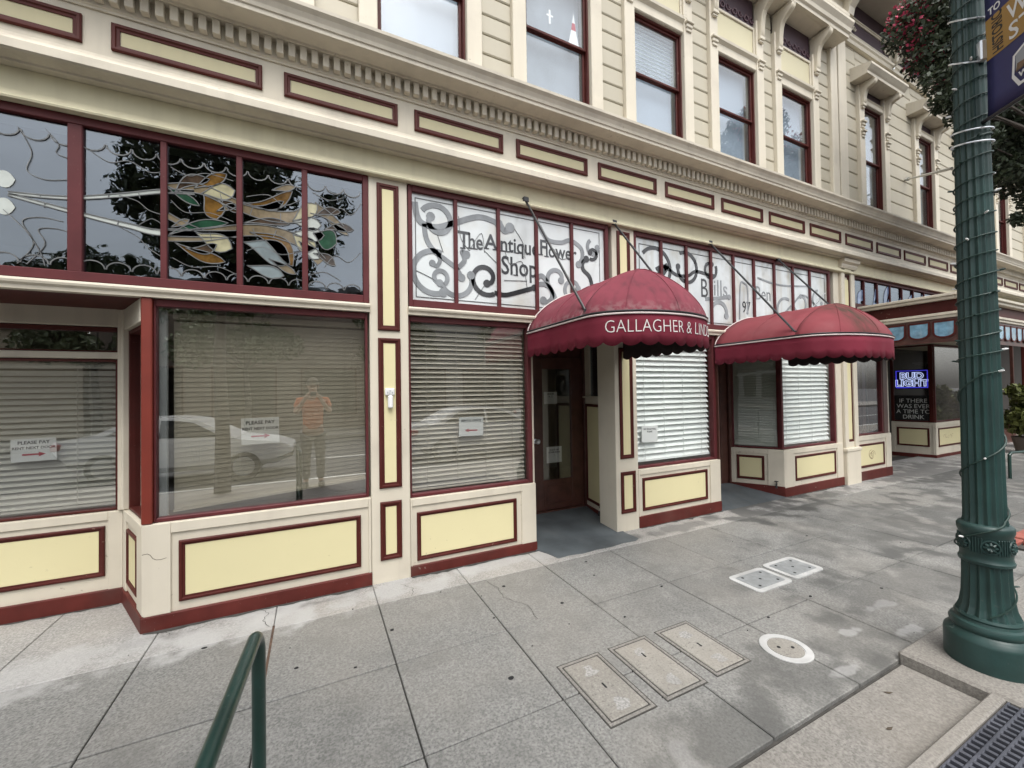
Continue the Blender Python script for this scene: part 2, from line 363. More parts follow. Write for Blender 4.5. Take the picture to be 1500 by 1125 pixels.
slate = mat('entry_slate', (.085, .098, .105), .6, .35, 3, dirt=.6, dirtc=(.16, .165, .165), bump=.3, bsc=40)
joint = mat('joint_dirt', (.05, .047, .042), .95, .3, 20)
asphalt = mat('asphalt', (.055, .055, .056), .9, .2, 8, bump=.4, bsc=150)
roadpaint = mat('road_paint', (.55, .55, .52), .7, .15, 6)

# ------------------------------------------------------------------ ground
ZS = .04
walk = M().box(-7, 34, -2.36, 1.2, -.32, ZS - .022).build('sidewalk', joint); tag(walk, kind='structure')
xe = [-3.75, -3.05, -2.34, -1.63, -.935, -.255, .415, 1.12, 1.83, 2.555, 3.235]
while xe[-1] < 22: xe.append(xe[-1] + .715)
ye = [-2.352, -1.735, -1.07, -.335, .62]
for i in range(len(xe) - 1):
    for j in range(len(ye) - 1):
        g = .0035 if j < 3 else .002
        if j == 3 and 1.92 < (xe[i] + xe[i + 1]) / 2 < 2.9: y1 = -.0
        else: y1 = ye[j + 1]
        dz = rnd.uniform(-.002, .002)
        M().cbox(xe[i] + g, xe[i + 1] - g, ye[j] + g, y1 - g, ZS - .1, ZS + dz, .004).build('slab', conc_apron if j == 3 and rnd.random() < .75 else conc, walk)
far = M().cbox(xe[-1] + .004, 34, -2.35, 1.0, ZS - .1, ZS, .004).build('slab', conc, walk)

gp = M(); q = random.Random(9)
for x0, x1, y in ((-1.02, .41, -.012), (.73, 1.94, -.012), (3.27, 4.62, -.012), (5.96, 7.49, -.012), (-3.2, -1.33, .588)):
    n = int((x1 - x0) / .05); A = [(x0 + (x1 - x0) * i / n, y - .013 - max(0, q.gauss(.010, .012))) for i in range(n + 1)]
    for i in range(n): gp.add([(A[i][0], A[i][1], ZS + .0025), (A[i + 1][0], A[i + 1][1], ZS + .0025), (A[i + 1][0], y + .02, ZS + .0025), (A[i][0], y + .02, ZS + .0025)], [(0, 1, 2, 3)])
o = gp.build('wall_gap', joint, walk); o['kind'] = 'stuff'
rust = mat('rusty_joint_filler', (.085, .052, .036), .95, .4, 20, bump=.4)
M().box(-.262, -.248, -1.066, -.30, ZS - .02, ZS + .0015).build('joint_filler', rust, walk)
cr = M()
for pts in ([(-.36, -.02), (-.30, -.10), (-.33, -.2), (-.28, -.30)], [(1.24, -.34), (1.30, -.52), (1.27, -.68), (1.38, -.86), (1.36, -1.05)], [(.62, -.10), (.70, -.22), (.66, -.33)], [(2.62, -.36), (2.86, -.52), (2.95, -.74), (3.22, -.86)], [(3.9, -.4), (4.2, -.55), (4.5, -.5)], [(-.90, -.03), (-.86, -.10), (-.72, -.12), (-.66, -.06)]):
    for (xa, ya), (xb, yb) in zip(pts, pts[1:]):
        for k in range(4):
            t0, t1_ = k / 4, (k + 1) / 4; j0, j1 = .008 * math.sin(xa * 40 + k * 2.1), .008 * math.sin(xa * 40 + (k + 1) * 2.1) if k < 3 else 0
            if k == 0: j0 = 0
            p0 = (xa + (xb - xa) * t0 + j0, ya + (yb - ya) * t0); p1 = (xa + (xb - xa) * t1_ + j1, ya + (yb - ya) * t1_)
            cr.add([(p0[0] - .0016, p0[1], ZS + .003), (p0[0] + .0016, p0[1], ZS + .003), (p1[0] + .0016, p1[1], ZS + .003), (p1[0] - .0016, p1[1], ZS + .003)], [(0, 1, 2, 3)])
o = cr.build('crack', joint, walk); o['kind'] = 'stuff'
M_ = M().cbox(-6, 2.963, -2.697, -2.364, -.28, .028, .006); structure('step', M_, conc_step)
M_ = M().cbox(2.97, 34, -3.3, -2.345, -.3, .092, .014); structure('kerb', M_, conc_step)
M_ = M().cbox(-6, 2.966, -2.752, -2.70, -.28, .092, .008); structure('kerb', M_, conc_step)
M_ = M().cbox(-6, 1.45, -4.4, -2.756, -.3, .088, .01); M_.cbox(1.453, 2.966, -4.4, -3.35, -.3, .088, .01); M_.cbox(2.97, 34, -4.4, -3.304, -.3, .088, .01)
structure('kerb', M_, conc_step)
M_ = M().box(-160, 200, -15.0, -4.4, -.6, -.30); structure('road', M_, asphalt)
M_ = M()
for x in range(-30, 40, 5): M_.box(x, x + 2.4, -9.7, -9.58, -.30, -.296)
M_.box(-60, 60, -6.6, -6.48, -.30, -.296)
structure('road_marking', M_, roadpaint)
M_ = M().cbox(-160, 200, -19, -15.0, -.6, -.15, .02); structure('far_pavement', M_, conc_step)
M_ = M().box(-300, 300, -300, 300, -1.2, -.62); structure('ground', M_, asphalt)

# ------------------------------------------------------------------ the left building
B1 = thing('victorian_building', (0, 0, 0), 'long cream and yellow painted victorian shop building with stained glass transoms and siding above', 'building')
B2 = thing('victorian_building', (7.9, 0, 0), 'neighbouring cream victorian building with hooded upper windows and a bar entrance below', 'building')
def P(B, name, m_, mt, smooth=False, label=None): return m_.build(name, mt, B, smooth, label)

def panel(B, parent, X, x0, x1, z0, z1, y, wd=.034, d=.016, mt=None):
    a = M(X).cbox(x0 + wd, x1 - wd, y - .005, y + .006, z0 + wd, z1 - wd, .002).build('panel', mt or yellow, parent)
    b = M(X).ring(x0, x1, z0, z1, y, wd, d).build('panel_frame', ringred, parent)

def kickplate(B, X, x0, x1, zt, fld, rg, zb=.13, zg=.0, y=0.0, dep=.18, back=True):
    """base wall under a shop window: body, raised stiles and rail, framed yellow panel, red base board"""
    fx0, fx1, fz = fld
    k = M(X).box(x0, x1, y + .014, y + dep, zb, zt)
    k.cbox(x0, fx0, y, y + .02, zb, zt - .002, .003); k.cbox(fx1, x1, y, y + .02, zb, zt - .002, .003); k.cbox(fx0 + .0005, fx1 - .0005, y + .001, y + .02, fz, zt - .002, .003)
    k = k.build('kickplate', cream, B)
    if rg: panel(B, k, X, *rg, y + .014)
    M(X).cbox(x0 - .004, x1 + .004, y - .008, y + dep - .02, zg - .06, zb + .0, .004).build('base_board', basered, B)
    return k

# --- interiors (dark rooms behind the glass)
rm = M(); rm.box(-6.2, 24, 3.6, 3.7, -.3, 10); rm.box(-6.2, 24, .32, 3.6, 3.46, 3.56); rm.box(-6.2, 24, .32, 3.6, 4.40, 4.5); rm.box(-6.2, 24, -.05, 3.7, 9.6, 9.8); rm.box(-6.3, -6.2, .05, 3.7, -.3, 9.8); rm.box(23.9, 24, .05, 3.7, -.3, 9.8)
rm.box(-6.2, 24, .9, 3.6, -.1, .02)
P(B1, 'interior_shell', rm, darkwall)

# --- bay 0 (set back) and its splayed side
X0, L0 = fr((-3.4, .60), (-1.314, .596))
kickplate(B1, X0, 0, L0, .735, (.0 - .3, L0 - .085, .672), (L0 - 1.50, L0 - .105, .258, .631), zb=.155, zg=.08)
XS0, LS0 = fr((-1.314, .596), (-1.03, 0.0))
kickplate(B1, XS0, 0, LS0, .742, (.10, LS0 - .16, .672), (.13, LS0 - .18, .22, .62), zb=.15, zg=.06)
def show_window(B, X, x0, x1, z0, z1, y=.045, fw=(.03, .03, .035, .05), mt=None, gl=None, name='show_window'):
    f = M(X).frame(x0, x1, z0, z1, y - .02, y + .05, fw).build(name, mt or maroon, B)
    M(X).box(x0 + fw[0] - .004, x1 - fw[1] + .004, y + .012, y + .018, z0 + fw[2] - .004, z1 - fw[3] + .004).build('glass', gl or pane, f)
    return f
show_window(B1, X0, 0, L0 - .03, .737, 1.885, fw=(.02, .022, .018, .02), mt=ringred)
P(B1, 'window_rail', M(X0).cbox(0, L0, .0, .10, 1.887, 1.937, .006), cream_dirty)
show_window(B1, X0, 0, L0 - .025, 1.939, 2.13, fw=(.02, .02, .012, .035), mt=ringred, name='transom_light')
P(B1, 'window_head', M(X0).cbox(0, L0, .0, .10, 2.132, 2.27, .004), cream_dirty)
P(B1, 'corner_post', M(X0).cbox(L0 - .026, L0 + .02, -.02, .09, .74, 2.262, .006), cream)
show_window(B1, XS0, .05, LS0 - .045, .745, 2.10, fw=(.03, .02, .02, .03), mt=ringred)
P(B1, 'corner_post', M(XS0).cbox(.012, .05, -.01, .08, .745, 2.262, .006), cream)
P(B1, 'window_head', M(XS0).cbox(.05, LS0 - .05, -.0, .08, 2.102, 2.262, .004), cream_dirty)
# --- bay 1
kickplate(B1, None, -1.03, .41, .745, (-.878, .391, .672), (-.836, .332, .202, .613), zb=.14, zg=.04)
show_window(B1, None, -.975, .40, .747, 2.26, fw=(.012, .02, .026, .05), gl=panefilm)
P(B1, 'corner_post', M().cbox(-1.034, -.976, .0, .06, .747, 2.262, .006), postred)
P(B1, 'corner_post', M().cbox(-.962, -.918, .085, .12, .75, 2.20, .004), shadesky)
# --- pilaster 1 and 2
def pilaster(B, x0, x1, panels, zt=3.40, y=0.0):
    p = M().cbox(x0, x1, y, y + .30, -.05, zt, .006).build('pilaster', cream, B)
    for q in panels: panel(B, p, None, *q, y, wd=.042 if q[1] - q[0] > .19 else .042)
    return p
pl1 = pilaster(B1, .413, .728, [(.477, .655, 2.115, 3.345), (.477, .658, .81, 2.052), (.481, .654, .222, .698)])
pl2 = pilaster(B1, 2.945, 3.262, [(3.008, 3.192, 2.115, 3.345), (3.006, 3.196, .832, 2.052), (3.006, 3.212, .236, .688)])
# --- bay 2
kickplate(B1, None, .730, 1.945, .692, (.744, 1.787, .628), (.783, 1.735, .16, .568), zb=.123, zg=.04)
show_window(B1, None, .731, 1.93, .694, 2.26, fw=(.018, .045, .028, .05))
# --- bay 3
kickplate(B1, None, 3.264, 4.62, .69, (3.285, 4.435, .628), (3.326, 4.385, .22, .588), zb=.165, zg=.03)
show_window(B1, None, 3.264, 4.60, .692, 2.26, fw=(.018, .05, .028, .05), gl=paneclear)
# --- bay 3b: corner window at the second entrance, and its splayed side
kickplate(B1, None, 5.95, 7.48, .70, (6.182, 7.315, .632), (6.226, 7.272, .238, .592), zb=.165, zg=.03)
show_window(B1, None, 5.955, 7.352, .702, 2.26, fw=(.045, .04, .028, .05), gl=paneclear)
XS3, LS3 = fr((5.606, .588), (5.948, .0))
kickplate(B1, XS3, 0, LS3, .70, (.07, LS3 - .20, .632), (.09, LS3 - .24, .25, .60), zb=.185, zg=.06)
show_window(B1, XS3, .02, LS3 - .03, .702, 2.26, fw=(.04, .015, .025, .05), gl=paneclear)
# --- pilaster 3 with pedestal and cap
p3 = M().cbox(7.355, 7.90, .012, .30, 0, 3.46, .006).cbox(7.50, 7.60, -.03, .012, .6, 3.46, .006).cbox(7.79, 7.895, -.03, .012, .6, 3.46, .006).cbox(7.60, 7.79, -.012, .011, .6, .70, .004)
p3.cbox(7.50, 7.90, -.05, .2, -.05, .585, .012); p3.cbox(7.485, 7.915, -.062, .2, .555, .612, .01)
p3 = p3.build('pilaster', cream, B1)
M().cbox(7.635, 7.755, -.004, .011, .74, 3.3, .003).build('panel', yellow, p3); M().ring(7.60, 7.79, .70, 3.38, .011, .04, .02).build('panel_frame', ringred, p3)
c3 = M().prof([(-.04, 3.46), (-.06, 3.50), (-.06, 3.52), (-.10, 3.545), (-.10, 3.60), (.2, 3.60), (.2, 3.46)], 7.46, 7.93)
c3.build('capital', cream, p3)

# --- entrance 1
XS1, LS1 = fr((3.143, .84), (3.0, .03))
k = M(XS1).box(0, LS1, .012, .06, .0, 1.49).cbox(0, .022, .0, .03, .1, 1.49, .003).cbox(.525, LS1 - .002, .0, .03, .1, 2.262, .003).cbox(.022, .525, .001, .03, 1.425, 1.488, .003).cbox(0, .53, -.022, .05, 1.489, 1.515, .005)
k.cbox(0, .16, .0, .06, 1.516, 2.262, .003)
k = k.build('entry_side_wall', cream, B1); panel(B1, k, XS1, .035, .505, .185, 1.415, .012)
M(XS1).box(.16, .525, .02, .026, 1.516, 2.262).build('glass', paned, k)
M(XS1).cbox(-.01, LS1 + .0, -.008, .04, -.03, .125, .004).build('base_board', basered, B1)
dr = M().frame(2.20, 3.14, .10, 2.26, .80, .95, (.10, .02, .02, .12))
dr.box(2.30, 3.12, .87, .92, 2.0, 2.14)
dr = dr.build('entry_door_frame', doorwood, B1)
dd = M().frame(2.30, 3.118, .125, 2.0, .835, .88, (.222, .175, .365, .14)).cbox(2.56, 2.92, .828, .84, .20, .42, .006)
dd = dd.build('entry_door', doorwood, B1)
M().box(2.515, 2.95, .855, .861, .485, 1.865).build('glass', pane, dd)
M().lathe([(.0, 0), (.03, .0), (.03, .012), (.012, .02), (.012, .045), (.03, .05), (.032, .07), (.02, .085), (0, .086)], n=16).build('handle', steel, dd)
hd = [o for o in dd.children if o.name.startswith('handle')][0]
hd.matrix_parent_inverse = Matrix.Translation((2.41, .835, .98)) @ Matrix.Rotation(R(90), 4, 'X')
bx = M().box(1.93, 1.96, .05, .84, 0, 2.262); P(B1, 'entry_side_wall', bx, cream)
P(B1, 'soffit', M().box(1.90, 3.3, .055, .95, 2.262, 2.30), cream_dirty)
fl = M().add([(1.93, -.02, .047), (3.02, -.02, .047), (3.15, .9, .115), (1.93, .9, .115), (1.93, -.02, -.1), (3.02, -.02, -.1), (3.15, .9, -.1), (1.93, .9, -.1)], [(0, 1, 2, 3), (4, 7, 6, 5), (0, 4, 5, 1), (1, 5, 6, 2), (2, 6, 7, 3), (3, 7, 4, 0)])
P(B1, 'entry_floor', fl, slate)
pts = [(1.94, -.018), (1.99, -.14), (2.02, -.27), (2.14, -.262), (2.3, -.285), (2.46, -.27), (2.62, -.285), (2.8, -.26), (2.95, -.275), (3.02, -.24), (3.012, -.02)]
P(B1, 'threshold', M().plate(pts, .0, .0465), slate)
# --- entrance 2
P(B1, 'soffit', M().box(4.5, 6.05, .055, 1.0, 2.262, 2.30), cream_dirty)
dr = M().frame(4.60, 5.66, .12, 2.26, .57, .72, (.09, .07, .02, .12)).build('entry_door_frame', doorwood, B1)
dd = M().frame(4.69, 5.59, .14, 2.14, .605, .65, (.15, .15, .42, .14)).build('entry_door', doorwood, B1)
M().box(4.83, 5.45, .62, .626, .55, 2.01).build('glass', pane, dd)
P(B1, 'entry_side_wall', M().box(4.60, 4.625, .06, .6, 0, 2.262).box(4.6, 4.62, .0, .06, .69, 2.262), doorwood)
fl = M().add([(4.6, -.02, .044), (5.97, -.02, .044), (5.66, .62, .17), (4.6, .62, .17), (4.6, -.02, -.1), (5.97, -.02, -.1), (5.66, .62, -.1), (4.6, .62, -.1)], [(0, 1, 2, 3), (4, 7, 6, 5), (0, 4, 5, 1), (1, 5, 6, 2), (2, 6, 7, 3), (3, 7, 4, 0)])
P(B1, 'entry_floor', fl, slate)

# --- transoms
def transom(B, x0, x1, muntins, z0=2.335, z1=3.392, fw=(.035, .045, .062, .055), gl=None, mt=None, y=.0):
    f = M().frame(x0, x1, z0, z1, y, y + .07, fw).build('transom_window', mt or maroon, B)
    xs = [x0 + fw[0]] + [q for m_ in muntins for q in m_] + [x1 - fw[1]]
    for a, b in muntins: M().cbox(a, b, y + .006, y + .06, z0 + fw[2] - .002, z1 - fw[3] + .002, .004).build('muntin', mt or maroon, f)
    for i in range(0, len(xs), 2): M().box(xs[i] - .006, xs[i + 1] + .006, y + .032, y + .038, z0 + fw[2] - .006, z1 - fw[3] + .006).build('pane', gl or paned, f)
    return f
t1 = transom(B1, -4.2, .412, [(-2.80, -2.73), (-1.393, -1.322), (-.933, -.897), (-.500, -.462), (-.077, -.036)])
opal = mat('opal_glass', (.60, .635, .635), .08, .07, 3, dirt=.7, dirtc=(.46, .42, .32), spec=.7)
opal2 = mat('streaky_opal_glass', (.52, .555, .56), .06, .14, 4, dirt=.9, dirtc=(.30, .255, .16), spec=.8, streak=.5)
t2 = transom(B1, .735, 2.90, [(1.147, 1.182), (1.573, 1.608), (1.988, 2.024), (2.411, 2.447)], gl=opal)
t3 = transom(B1, 3.262, 7.24, [(a - .02, a + .02) for a in (3.693, 4.11, 4.549, 4.981, 5.403, 5.855, 6.29, 6.719)], gl=opal2)
# the moulding strip below the transoms and the board under it
for a, b in ((-4.2, .415), (.727, 2.947), (3.26, 7.40)):
    P(B1, 'drip_moulding', M().prof([(-.03, 2.298), (-.034, 2.312), (-.03, 2.326), (.0, 2.333), (.05, 2.333), (.05, 2.262), (-.012, 2.262), (-.014, 2.285)], a, b), cream)
P(B1, 'soffit', M().box(-4.2, -1.02, .052, .7, 2.264, 2.30), ringred)

# --- stained glass in transom 1
amber = mat('amber_art_glass', (.115, .062, .016), .12, .6, 18, dirt=.9, dirtc=(.035, .017, .008))
bone = mat('bone_art_glass', (.36, .34, .22), .1, .25, 14, dirt=.6, dirtc=(.28, .24, .14))
stemg = mat('tan_art_glass', (.17, .135, .085), .12, .35, 16, dirt=.6, dirtc=(.32, .29, .23))
greeng = mat('green_art_glass', (.018, .06, .034), .1, .4, 12)
bluew = mat('milky_art_glass', (.20, .24, .25), .1, .25, 9, dirt=.7, dirtc=(.14, .18, .18))
palew = mat('white_art_glass', (.42, .45, .42), .1, .15, 9, dirt=.6, dirtc=(.30, .31, .27))
YG = .031
LEADS = M()
def petal(p0, p1, wd, bend=0.0, n=9):
    """leaf outline from p0 to p1 (round at p1)"""
    dx, dz = p1[0] - p0[0], p1[1] - p0[1]; A = []; Bq = []
    for i in range(n + 1):
        t = i / n; wv = 1.3 * wd * math.sin(math.pi * t ** 1.6) ** .8 if 0 < t < 1 else 0; bn = bend * math.sin(math.pi * t); L = math.hypot(dx, dz)
        c = (p0[0] + dx * t - dz / L * bn, p0[1] + dz * t + dx / L * bn)
        A.append((c[0] - dz / L * wv, c[1] + dx / L * wv)); Bq.append((c[0] + dz / L * wv, c[1] - dx / L * wv))
    return A + Bq[-2:0:-1]
def art(parent, name, polys, mt, outline=True):
    for q in polys:
        o = M().slab(q, YG - .004, YG).build(name, mt, parent)
        if outline: LEADS.ribbon(q + [q[0]], .003, YG + .0005, .008)
def curve(pts, n=10):
    """Catmull-Rom through (x,z) points"""
    out = []; P_ = [pts[0]] + list(pts) + [pts[-1]]
    for i in range(1, len(P_) - 2):
        for k in range(n):
            t = k / n; q = []
            for d in (0, 1):
                a, b, c, e = P_[i - 1][d], P_[i][d], P_[i + 1][d], P_[i + 2][d]
                q.append(.5 * (2 * b + (c - a) * t + (2 * a - 5 * b + 4 * c - e) * t * t + (3 * b - a - 3 * c + e) * t ** 3))
            out.append(tuple(q))
    return out + [pts[-1]]
def band(pts, w0):
    pts = curve(pts); A = []; Bq = []; n = len(pts)
    for i, (x, z) in enumerate(pts):
        a = pts[max(i - 1, 0)]; b = pts[min(i + 1, n - 1)]; dx, dz = b[0] - a[0], b[1] - a[1]; q = math.hypot(dx, dz) or 1
        wv = w0[0] + (w0[1] - w0[0]) * i / (n - 1)
        A.append((x - dz / q * wv, z + dx / q * wv)); Bq.append((x + dz / q * wv, z - dx / q * wv))
    return A, Bq
def bandmesh(parent, name, lst, mt, lead=True):
    for pts, w0 in lst:
        m_ = M(); ld = LEADS
        A, Bq = band(pts, w0)
        for i in range(len(A) - 1): m_.add([(x, YG - .003, z) for x, z in (A[i], A[i + 1], Bq[i + 1], Bq[i])], [(3, 2, 1, 0)])
        if lead: ld.ribbon(A, .003, YG, .007); ld.ribbon(Bq, .003, YG, .007)
        m_.build(name, mt, parent)
bandmesh(t1, 'stained_stem', [([(-1.66, 2.845), (-1.40, 2.865), (-1.15, 2.93), (-.93, 3.00), (-.75, 3.03)], (.008, .016)), ([(-1.66, 2.835), (-1.32, 2.77), (-1.1, 2.735), (-.93, 2.715), (-.55, 2.765), (-.48, 2.78)], (.008, .028))], palew)
bandmesh(t1, 'stained_stem', [([(-.93, 3.02), (-.72, 3.06), (-.49, 2.985), (-.30, 2.945), (-.12, 2.965), (-.03, 3.03)], (.03, .048)), ([(-.93, 2.70), (-.70, 2.735), (-.49, 2.80), (-.30, 2.825), (-.12, 2.79), (-.02, 2.72), (.06, 2.64)], (.042, .04)), ([(-.90, 2.84), (-.80, 2.79), (-.70, 2.755)], (.02, .015)), ([(.0, 3.06), (.10, 3.02), (.22, 2.94)], (.05, .01))], stemg)
art(t1, 'stained_petal', [petal((-.49, 3.005), (-.14, 3.16), .035, -.06), petal((-.75, 3.06), (-.56, 3.20), .03), petal((-.86, 2.66), (-.57, 2.56), .03, -.02), petal((-.42, 2.80), (-.14, 2.58), .05, .07), petal((-.70, 3.03), (-.62, 2.86), .05, .02)], amber)
art(t1, 'stained_petal', [petal((-.71, 3.03), (-.51, 3.09), .045), petal((-.74, 2.745), (-.53, 2.66), .05), petal((-.14, 2.93), (.03, 3.09), .04), petal((-.14, 2.83), (.02, 2.74), .05, -.02)], bone)
art(t1, 'stained_petal', [petal((-.14, 2.925), (.06, 2.93), .04), petal((-.14, 2.84), (.08, 2.85), .042), petal((-.10, 2.78), (.04, 2.66), .035)], palew)
art(t1, 'stained_petal', [petal((.0, 2.86), (.17, 2.80), .065), petal((-.90, 2.70), (-.55, 2.845), .022, .03), petal((-.92, 3.05), (-.72, 2.94), .02)], greeng)
art(t1, 'stained_petal', [petal((-.46, 2.72), (-.16, 2.60), .07, .03), petal((-.44, 2.55), (-.20, 2.50), .035)], bluew)
brownq = mat('smoky_art_glass', (.045, .030, .020), .12, .6, 18, dirt=.8, dirtc=(.10, .075, .05))
q_ = random.Random(12)
art(t1, 'stained_petal', [petal((-.86, 3.0), (-.66, 3.14), .03, .04), petal((-.62, 3.0), (-.50, 2.93), .022, .02), petal((-.80, 2.63), (-.62, 2.68), .025, -.03), petal((-.46, 2.86), (-.16, 2.90), .02, .02), petal((-.40, 3.0), (-.2, 3.07), .022, -.03), petal((.02, 3.0), (.2, 3.06), .024, .02), petal((.0, 2.70), (.16, 2.62), .026, .02), petal((.08, 2.9), (.30, 2.93), .026, .02)], brownq)
art(t1, 'stained_petal', [petal((-.62, 2.92), (-.50, 2.99), .016), petal((-.88, 2.76), (-.78, 2.83), .014), petal((-.30, 2.62), (-.12, 2.52), .02), petal((.10, 2.98), (.26, 2.88), .018), petal((-.28, 3.14), (-.12, 3.2), .018)], stemg)
ld = LEADS
for (xa, za, xb, zb) in ((-.60, 3.05, -.585, 2.99), (-.40, 2.99, -.42, 2.92), (-.22, 2.975, -.22, 2.91), (-.66, 2.76, -.65, 2.70), (-.40, 2.83, -.38, 2.77), (-.25, 2.84, -.27, 2.78), (-1.2, 2.93, -1.205, 2.90), (-1.05, 2.965, -1.045, 2.93), (-1.15, 2.76, -1.16, 2.73), (-1.52, 2.865, -1.52, 2.84), (-1.5, 2.81, -1.505, 2.785)): ld.ribbon([(xa, za), (xb, zb)], .0025, YG + .0012, .0075)
for z, s in ((2.43, 1), (3.25, -1)):
    for i in range(34):
        x = -4.1 + i * .131
        if -4.15 < x < .30: ld.ribbon([(x + .0655 + .062 * math.cos(a), z + s * .052 * math.sin(a)) for a in [math.pi * k / 8 for k in range(9)]], .0035, YG + .001, .006)
for q in ([(-1.68, 2.74), (-1.58, 2.62), (-1.52, 2.5), (-1.50, 2.42)], [(-1.62, 2.42), (-1.55, 2.55), (-1.60, 2.68), (-1.52, 2.72), (-1.42, 2.71)], [(-1.58, 2.42), (-1.50, 2.55), (-1.53, 2.64), (-1.46, 2.66), (-1.40, 2.65)],
          [(-1.15, 2.93), (-1.06, 2.91), (-1.0, 2.86), (-.93, 2.84)], [(-1.15, 2.72), (-1.06, 2.67), (-1.0, 2.60), (-.93, 2.55)], [(-1.05, 2.75), (-.99, 2.80), (-.95, 2.79), (-.93, 2.77)],
          [(-1.62, 3.26), (-1.56, 3.12), (-1.58, 3.0), (-1.50, 2.96), (-1.40, 2.98)], [(-1.50, 3.28), (-1.44, 3.2), (-1.45, 3.14), (-1.40, 3.12)], [(-1.30, 3.20), (-1.2, 3.14), (-1.1, 3.17), (-1.0, 3.12), (-.94, 3.13)],
          [(.08, 2.6), (.16, 2.70), (.26, 2.66), (.35, 2.75)], [(.1, 3.0), (.2, 3.09), (.28, 3.05), (.36, 3.16)], [(-.88, 2.95), (-.80, 2.88), (-.66, 2.90), (-.52, 2.86)], [(-.44, 3.06), (-.30, 3.10), (-.2, 3.04), (-.09, 3.10)],
          [(-.87, 2.55), (-.76, 2.50), (-.62, 2.52), (-.51, 2.48)], [(-.44, 2.66), (-.34, 2.70), (-.22, 2.66), (-.09, 2.70)], [(-.03, 2.52), (.08, 2.56), (.2, 2.5)], [(-.88, 3.18), (-.78, 3.14), (-.68, 3.18), (-.52, 3.16)], [(.0, 3.18), (.12, 3.14), (.22, 3.18)]):
    ld.ribbon(curve(q, 5), .0022, YG + .001, .006)
ld.build('lead_line', leadm, t1)['kind'] = 'stuff'
art(t1, 'stained_jewel', [petal((-1.76, 2.92), (-1.63, 2.93), .04), petal((-1.76, 2.76), (-1.63, 2.76), .04)], palew, False)

# --- scroll work and lettering in transom 2
scrollg = mat('grey_scroll_glass', (.21, .225, .235), .15, .3, 6)
scrollk = mat('black_scroll_glass', (.028, .028, .03), .12, .3, 6)
def spiral(cx, cz, r0, r1, a0, turns, n=26):
    return [(cx + (r0 + (r1 - r0) * t) * math.cos(a0 + turns * 2 * math.pi * t), cz + (r0 + (r1 - r0) * t) * math.sin(a0 + turns * 2 * math.pi * t)) for t in [i / n for i in range(n + 1)]]
def scrolls(parent, lst, mt, name='scroll'):
    for pts, wd in lst:
        m_ = M().ribbon(pts, wd, YG + .0006, .0046)
        x, z = pts[-1]; w_ = wd if isinstance(wd, float) else wd[-1]
        m_.slab([(x + 1.7 * w_ * math.cos(a), z + 1.7 * w_ * math.sin(a)) for a in [2 * math.pi * k / 10 for k in range(10)]], YG - .0045, YG)
        m_.build(name, mt, parent)
scrolls(t2, [
    (spiral(1.00, 3.12, .155, .07, R(150), -1.0), .024), (curve([(.80, 3.26), (.82, 3.14), (.87, 3.08), (1.0, 3.07), (1.15, 3.13), (1.40, 3.23), (1.60, 3.20)]), .026),
    (curve([(.88, 3.08), (.90, 2.95), (.97, 2.85), (1.08, 2.78), (1.17, 2.72), (1.22, 2.64)]), .022), (spiral(.97, 2.66, .19, .19, R(70), .62), .024), (spiral(1.17, 2.62, .15, .15, R(200), .5), .023),
    (spiral(1.02, 2.62, .07, .05, R(300), .9), .02), (curve([(.98, 2.86), (1.02, 2.78), (.99, 2.72), (.95, 2.74)]), .018), (curve([(1.18, 2.72), (1.25, 2.80), (1.23, 2.88), (1.27, 2.86)]), .022),
    (curve([(1.60, 3.22), (1.66, 3.14), (1.72, 3.18)]), .03), (curve([(2.05, 3.25), (2.14, 3.13), (2.3, 3.12), (2.42, 3.16), (2.55, 3.10), (2.57, 3.0), (2.52, 2.92)]), .022),
    (spiral(2.10, 2.55, .14, .05, R(160), -.75), .024), (spiral(2.25, 2.74, .12, .05, R(200), -.6), .022), (curve([(2.0, 2.70), (2.07, 2.75), (2.15, 2.66), (2.22, 2.54), (2.2, 2.46)]), .024),
    (spiral(2.45, 2.65, .12, .06, R(230), -.6), .02), (spiral(2.72, 3.12, .09, .05, R(120), .7), .02)], scrollg)
scrolls(t2, [
    (spiral(1.46, 2.66, .165, .05, R(-60), -1.05), .022), (curve([(1.545, 2.53), (1.66, 2.52), (1.80, 2.56), (1.98, 2.62)]), [.022] * 30 + [.02]),
    (curve([(2.70, 2.66), (2.66, 2.80), (2.58, 2.87), (2.57, 2.94), (2.62, 2.99)]), .022), (spiral(2.70, 3.06, .07, .03, R(-120), .8), .018)], scrollk)
ld = M().frame(.80, 2.80, 2.425, 3.30, YG - .004, YG, (.008, .008, .008, .008))
for q in ([(1.2, 3.2), (1.22, 3.0), (1.3, 2.9)], [(1.3, 2.9), (1.42, 3.08), (1.45, 2.9)], [(1.45, 2.92), (1.57, 2.82)], [(1.0, 3.0), (1.05, 2.85)], [(1.66, 2.95), (1.72, 2.82), (1.85, 2.86), (1.9, 2.6)], [(1.75, 3.2), (1.86, 3.05), (1.88, 2.9)], [(.8, 2.66), (.95, 2.60), (1.05, 2.52)], [(1.35, 2.45), (1.45, 2.6)], [(2.2, 3.05), (2.3, 2.95), (2.4, 2.98)], [(1.65, 2.66), (1.9, 2.68)]):
    ld.ribbon(curve(q, 5), .0022, YG, .004)
ld.build('lead_line', leadm, t2)['kind'] = 'stuff'
lt = M()
def lettering(m_, s, size, x, z, off, sx=.8):
    m_.text(s, size, x, z, YG, th=.004, off=off, sx=sx)
lettering(lt, 'T', .225, 1.190, 2.915, .003, .86); lettering(lt, 'he', .20, 1.285, 2.925, .003, .78); lettering(lt, 'A', .20, 1.452, 2.945, .003, .95)
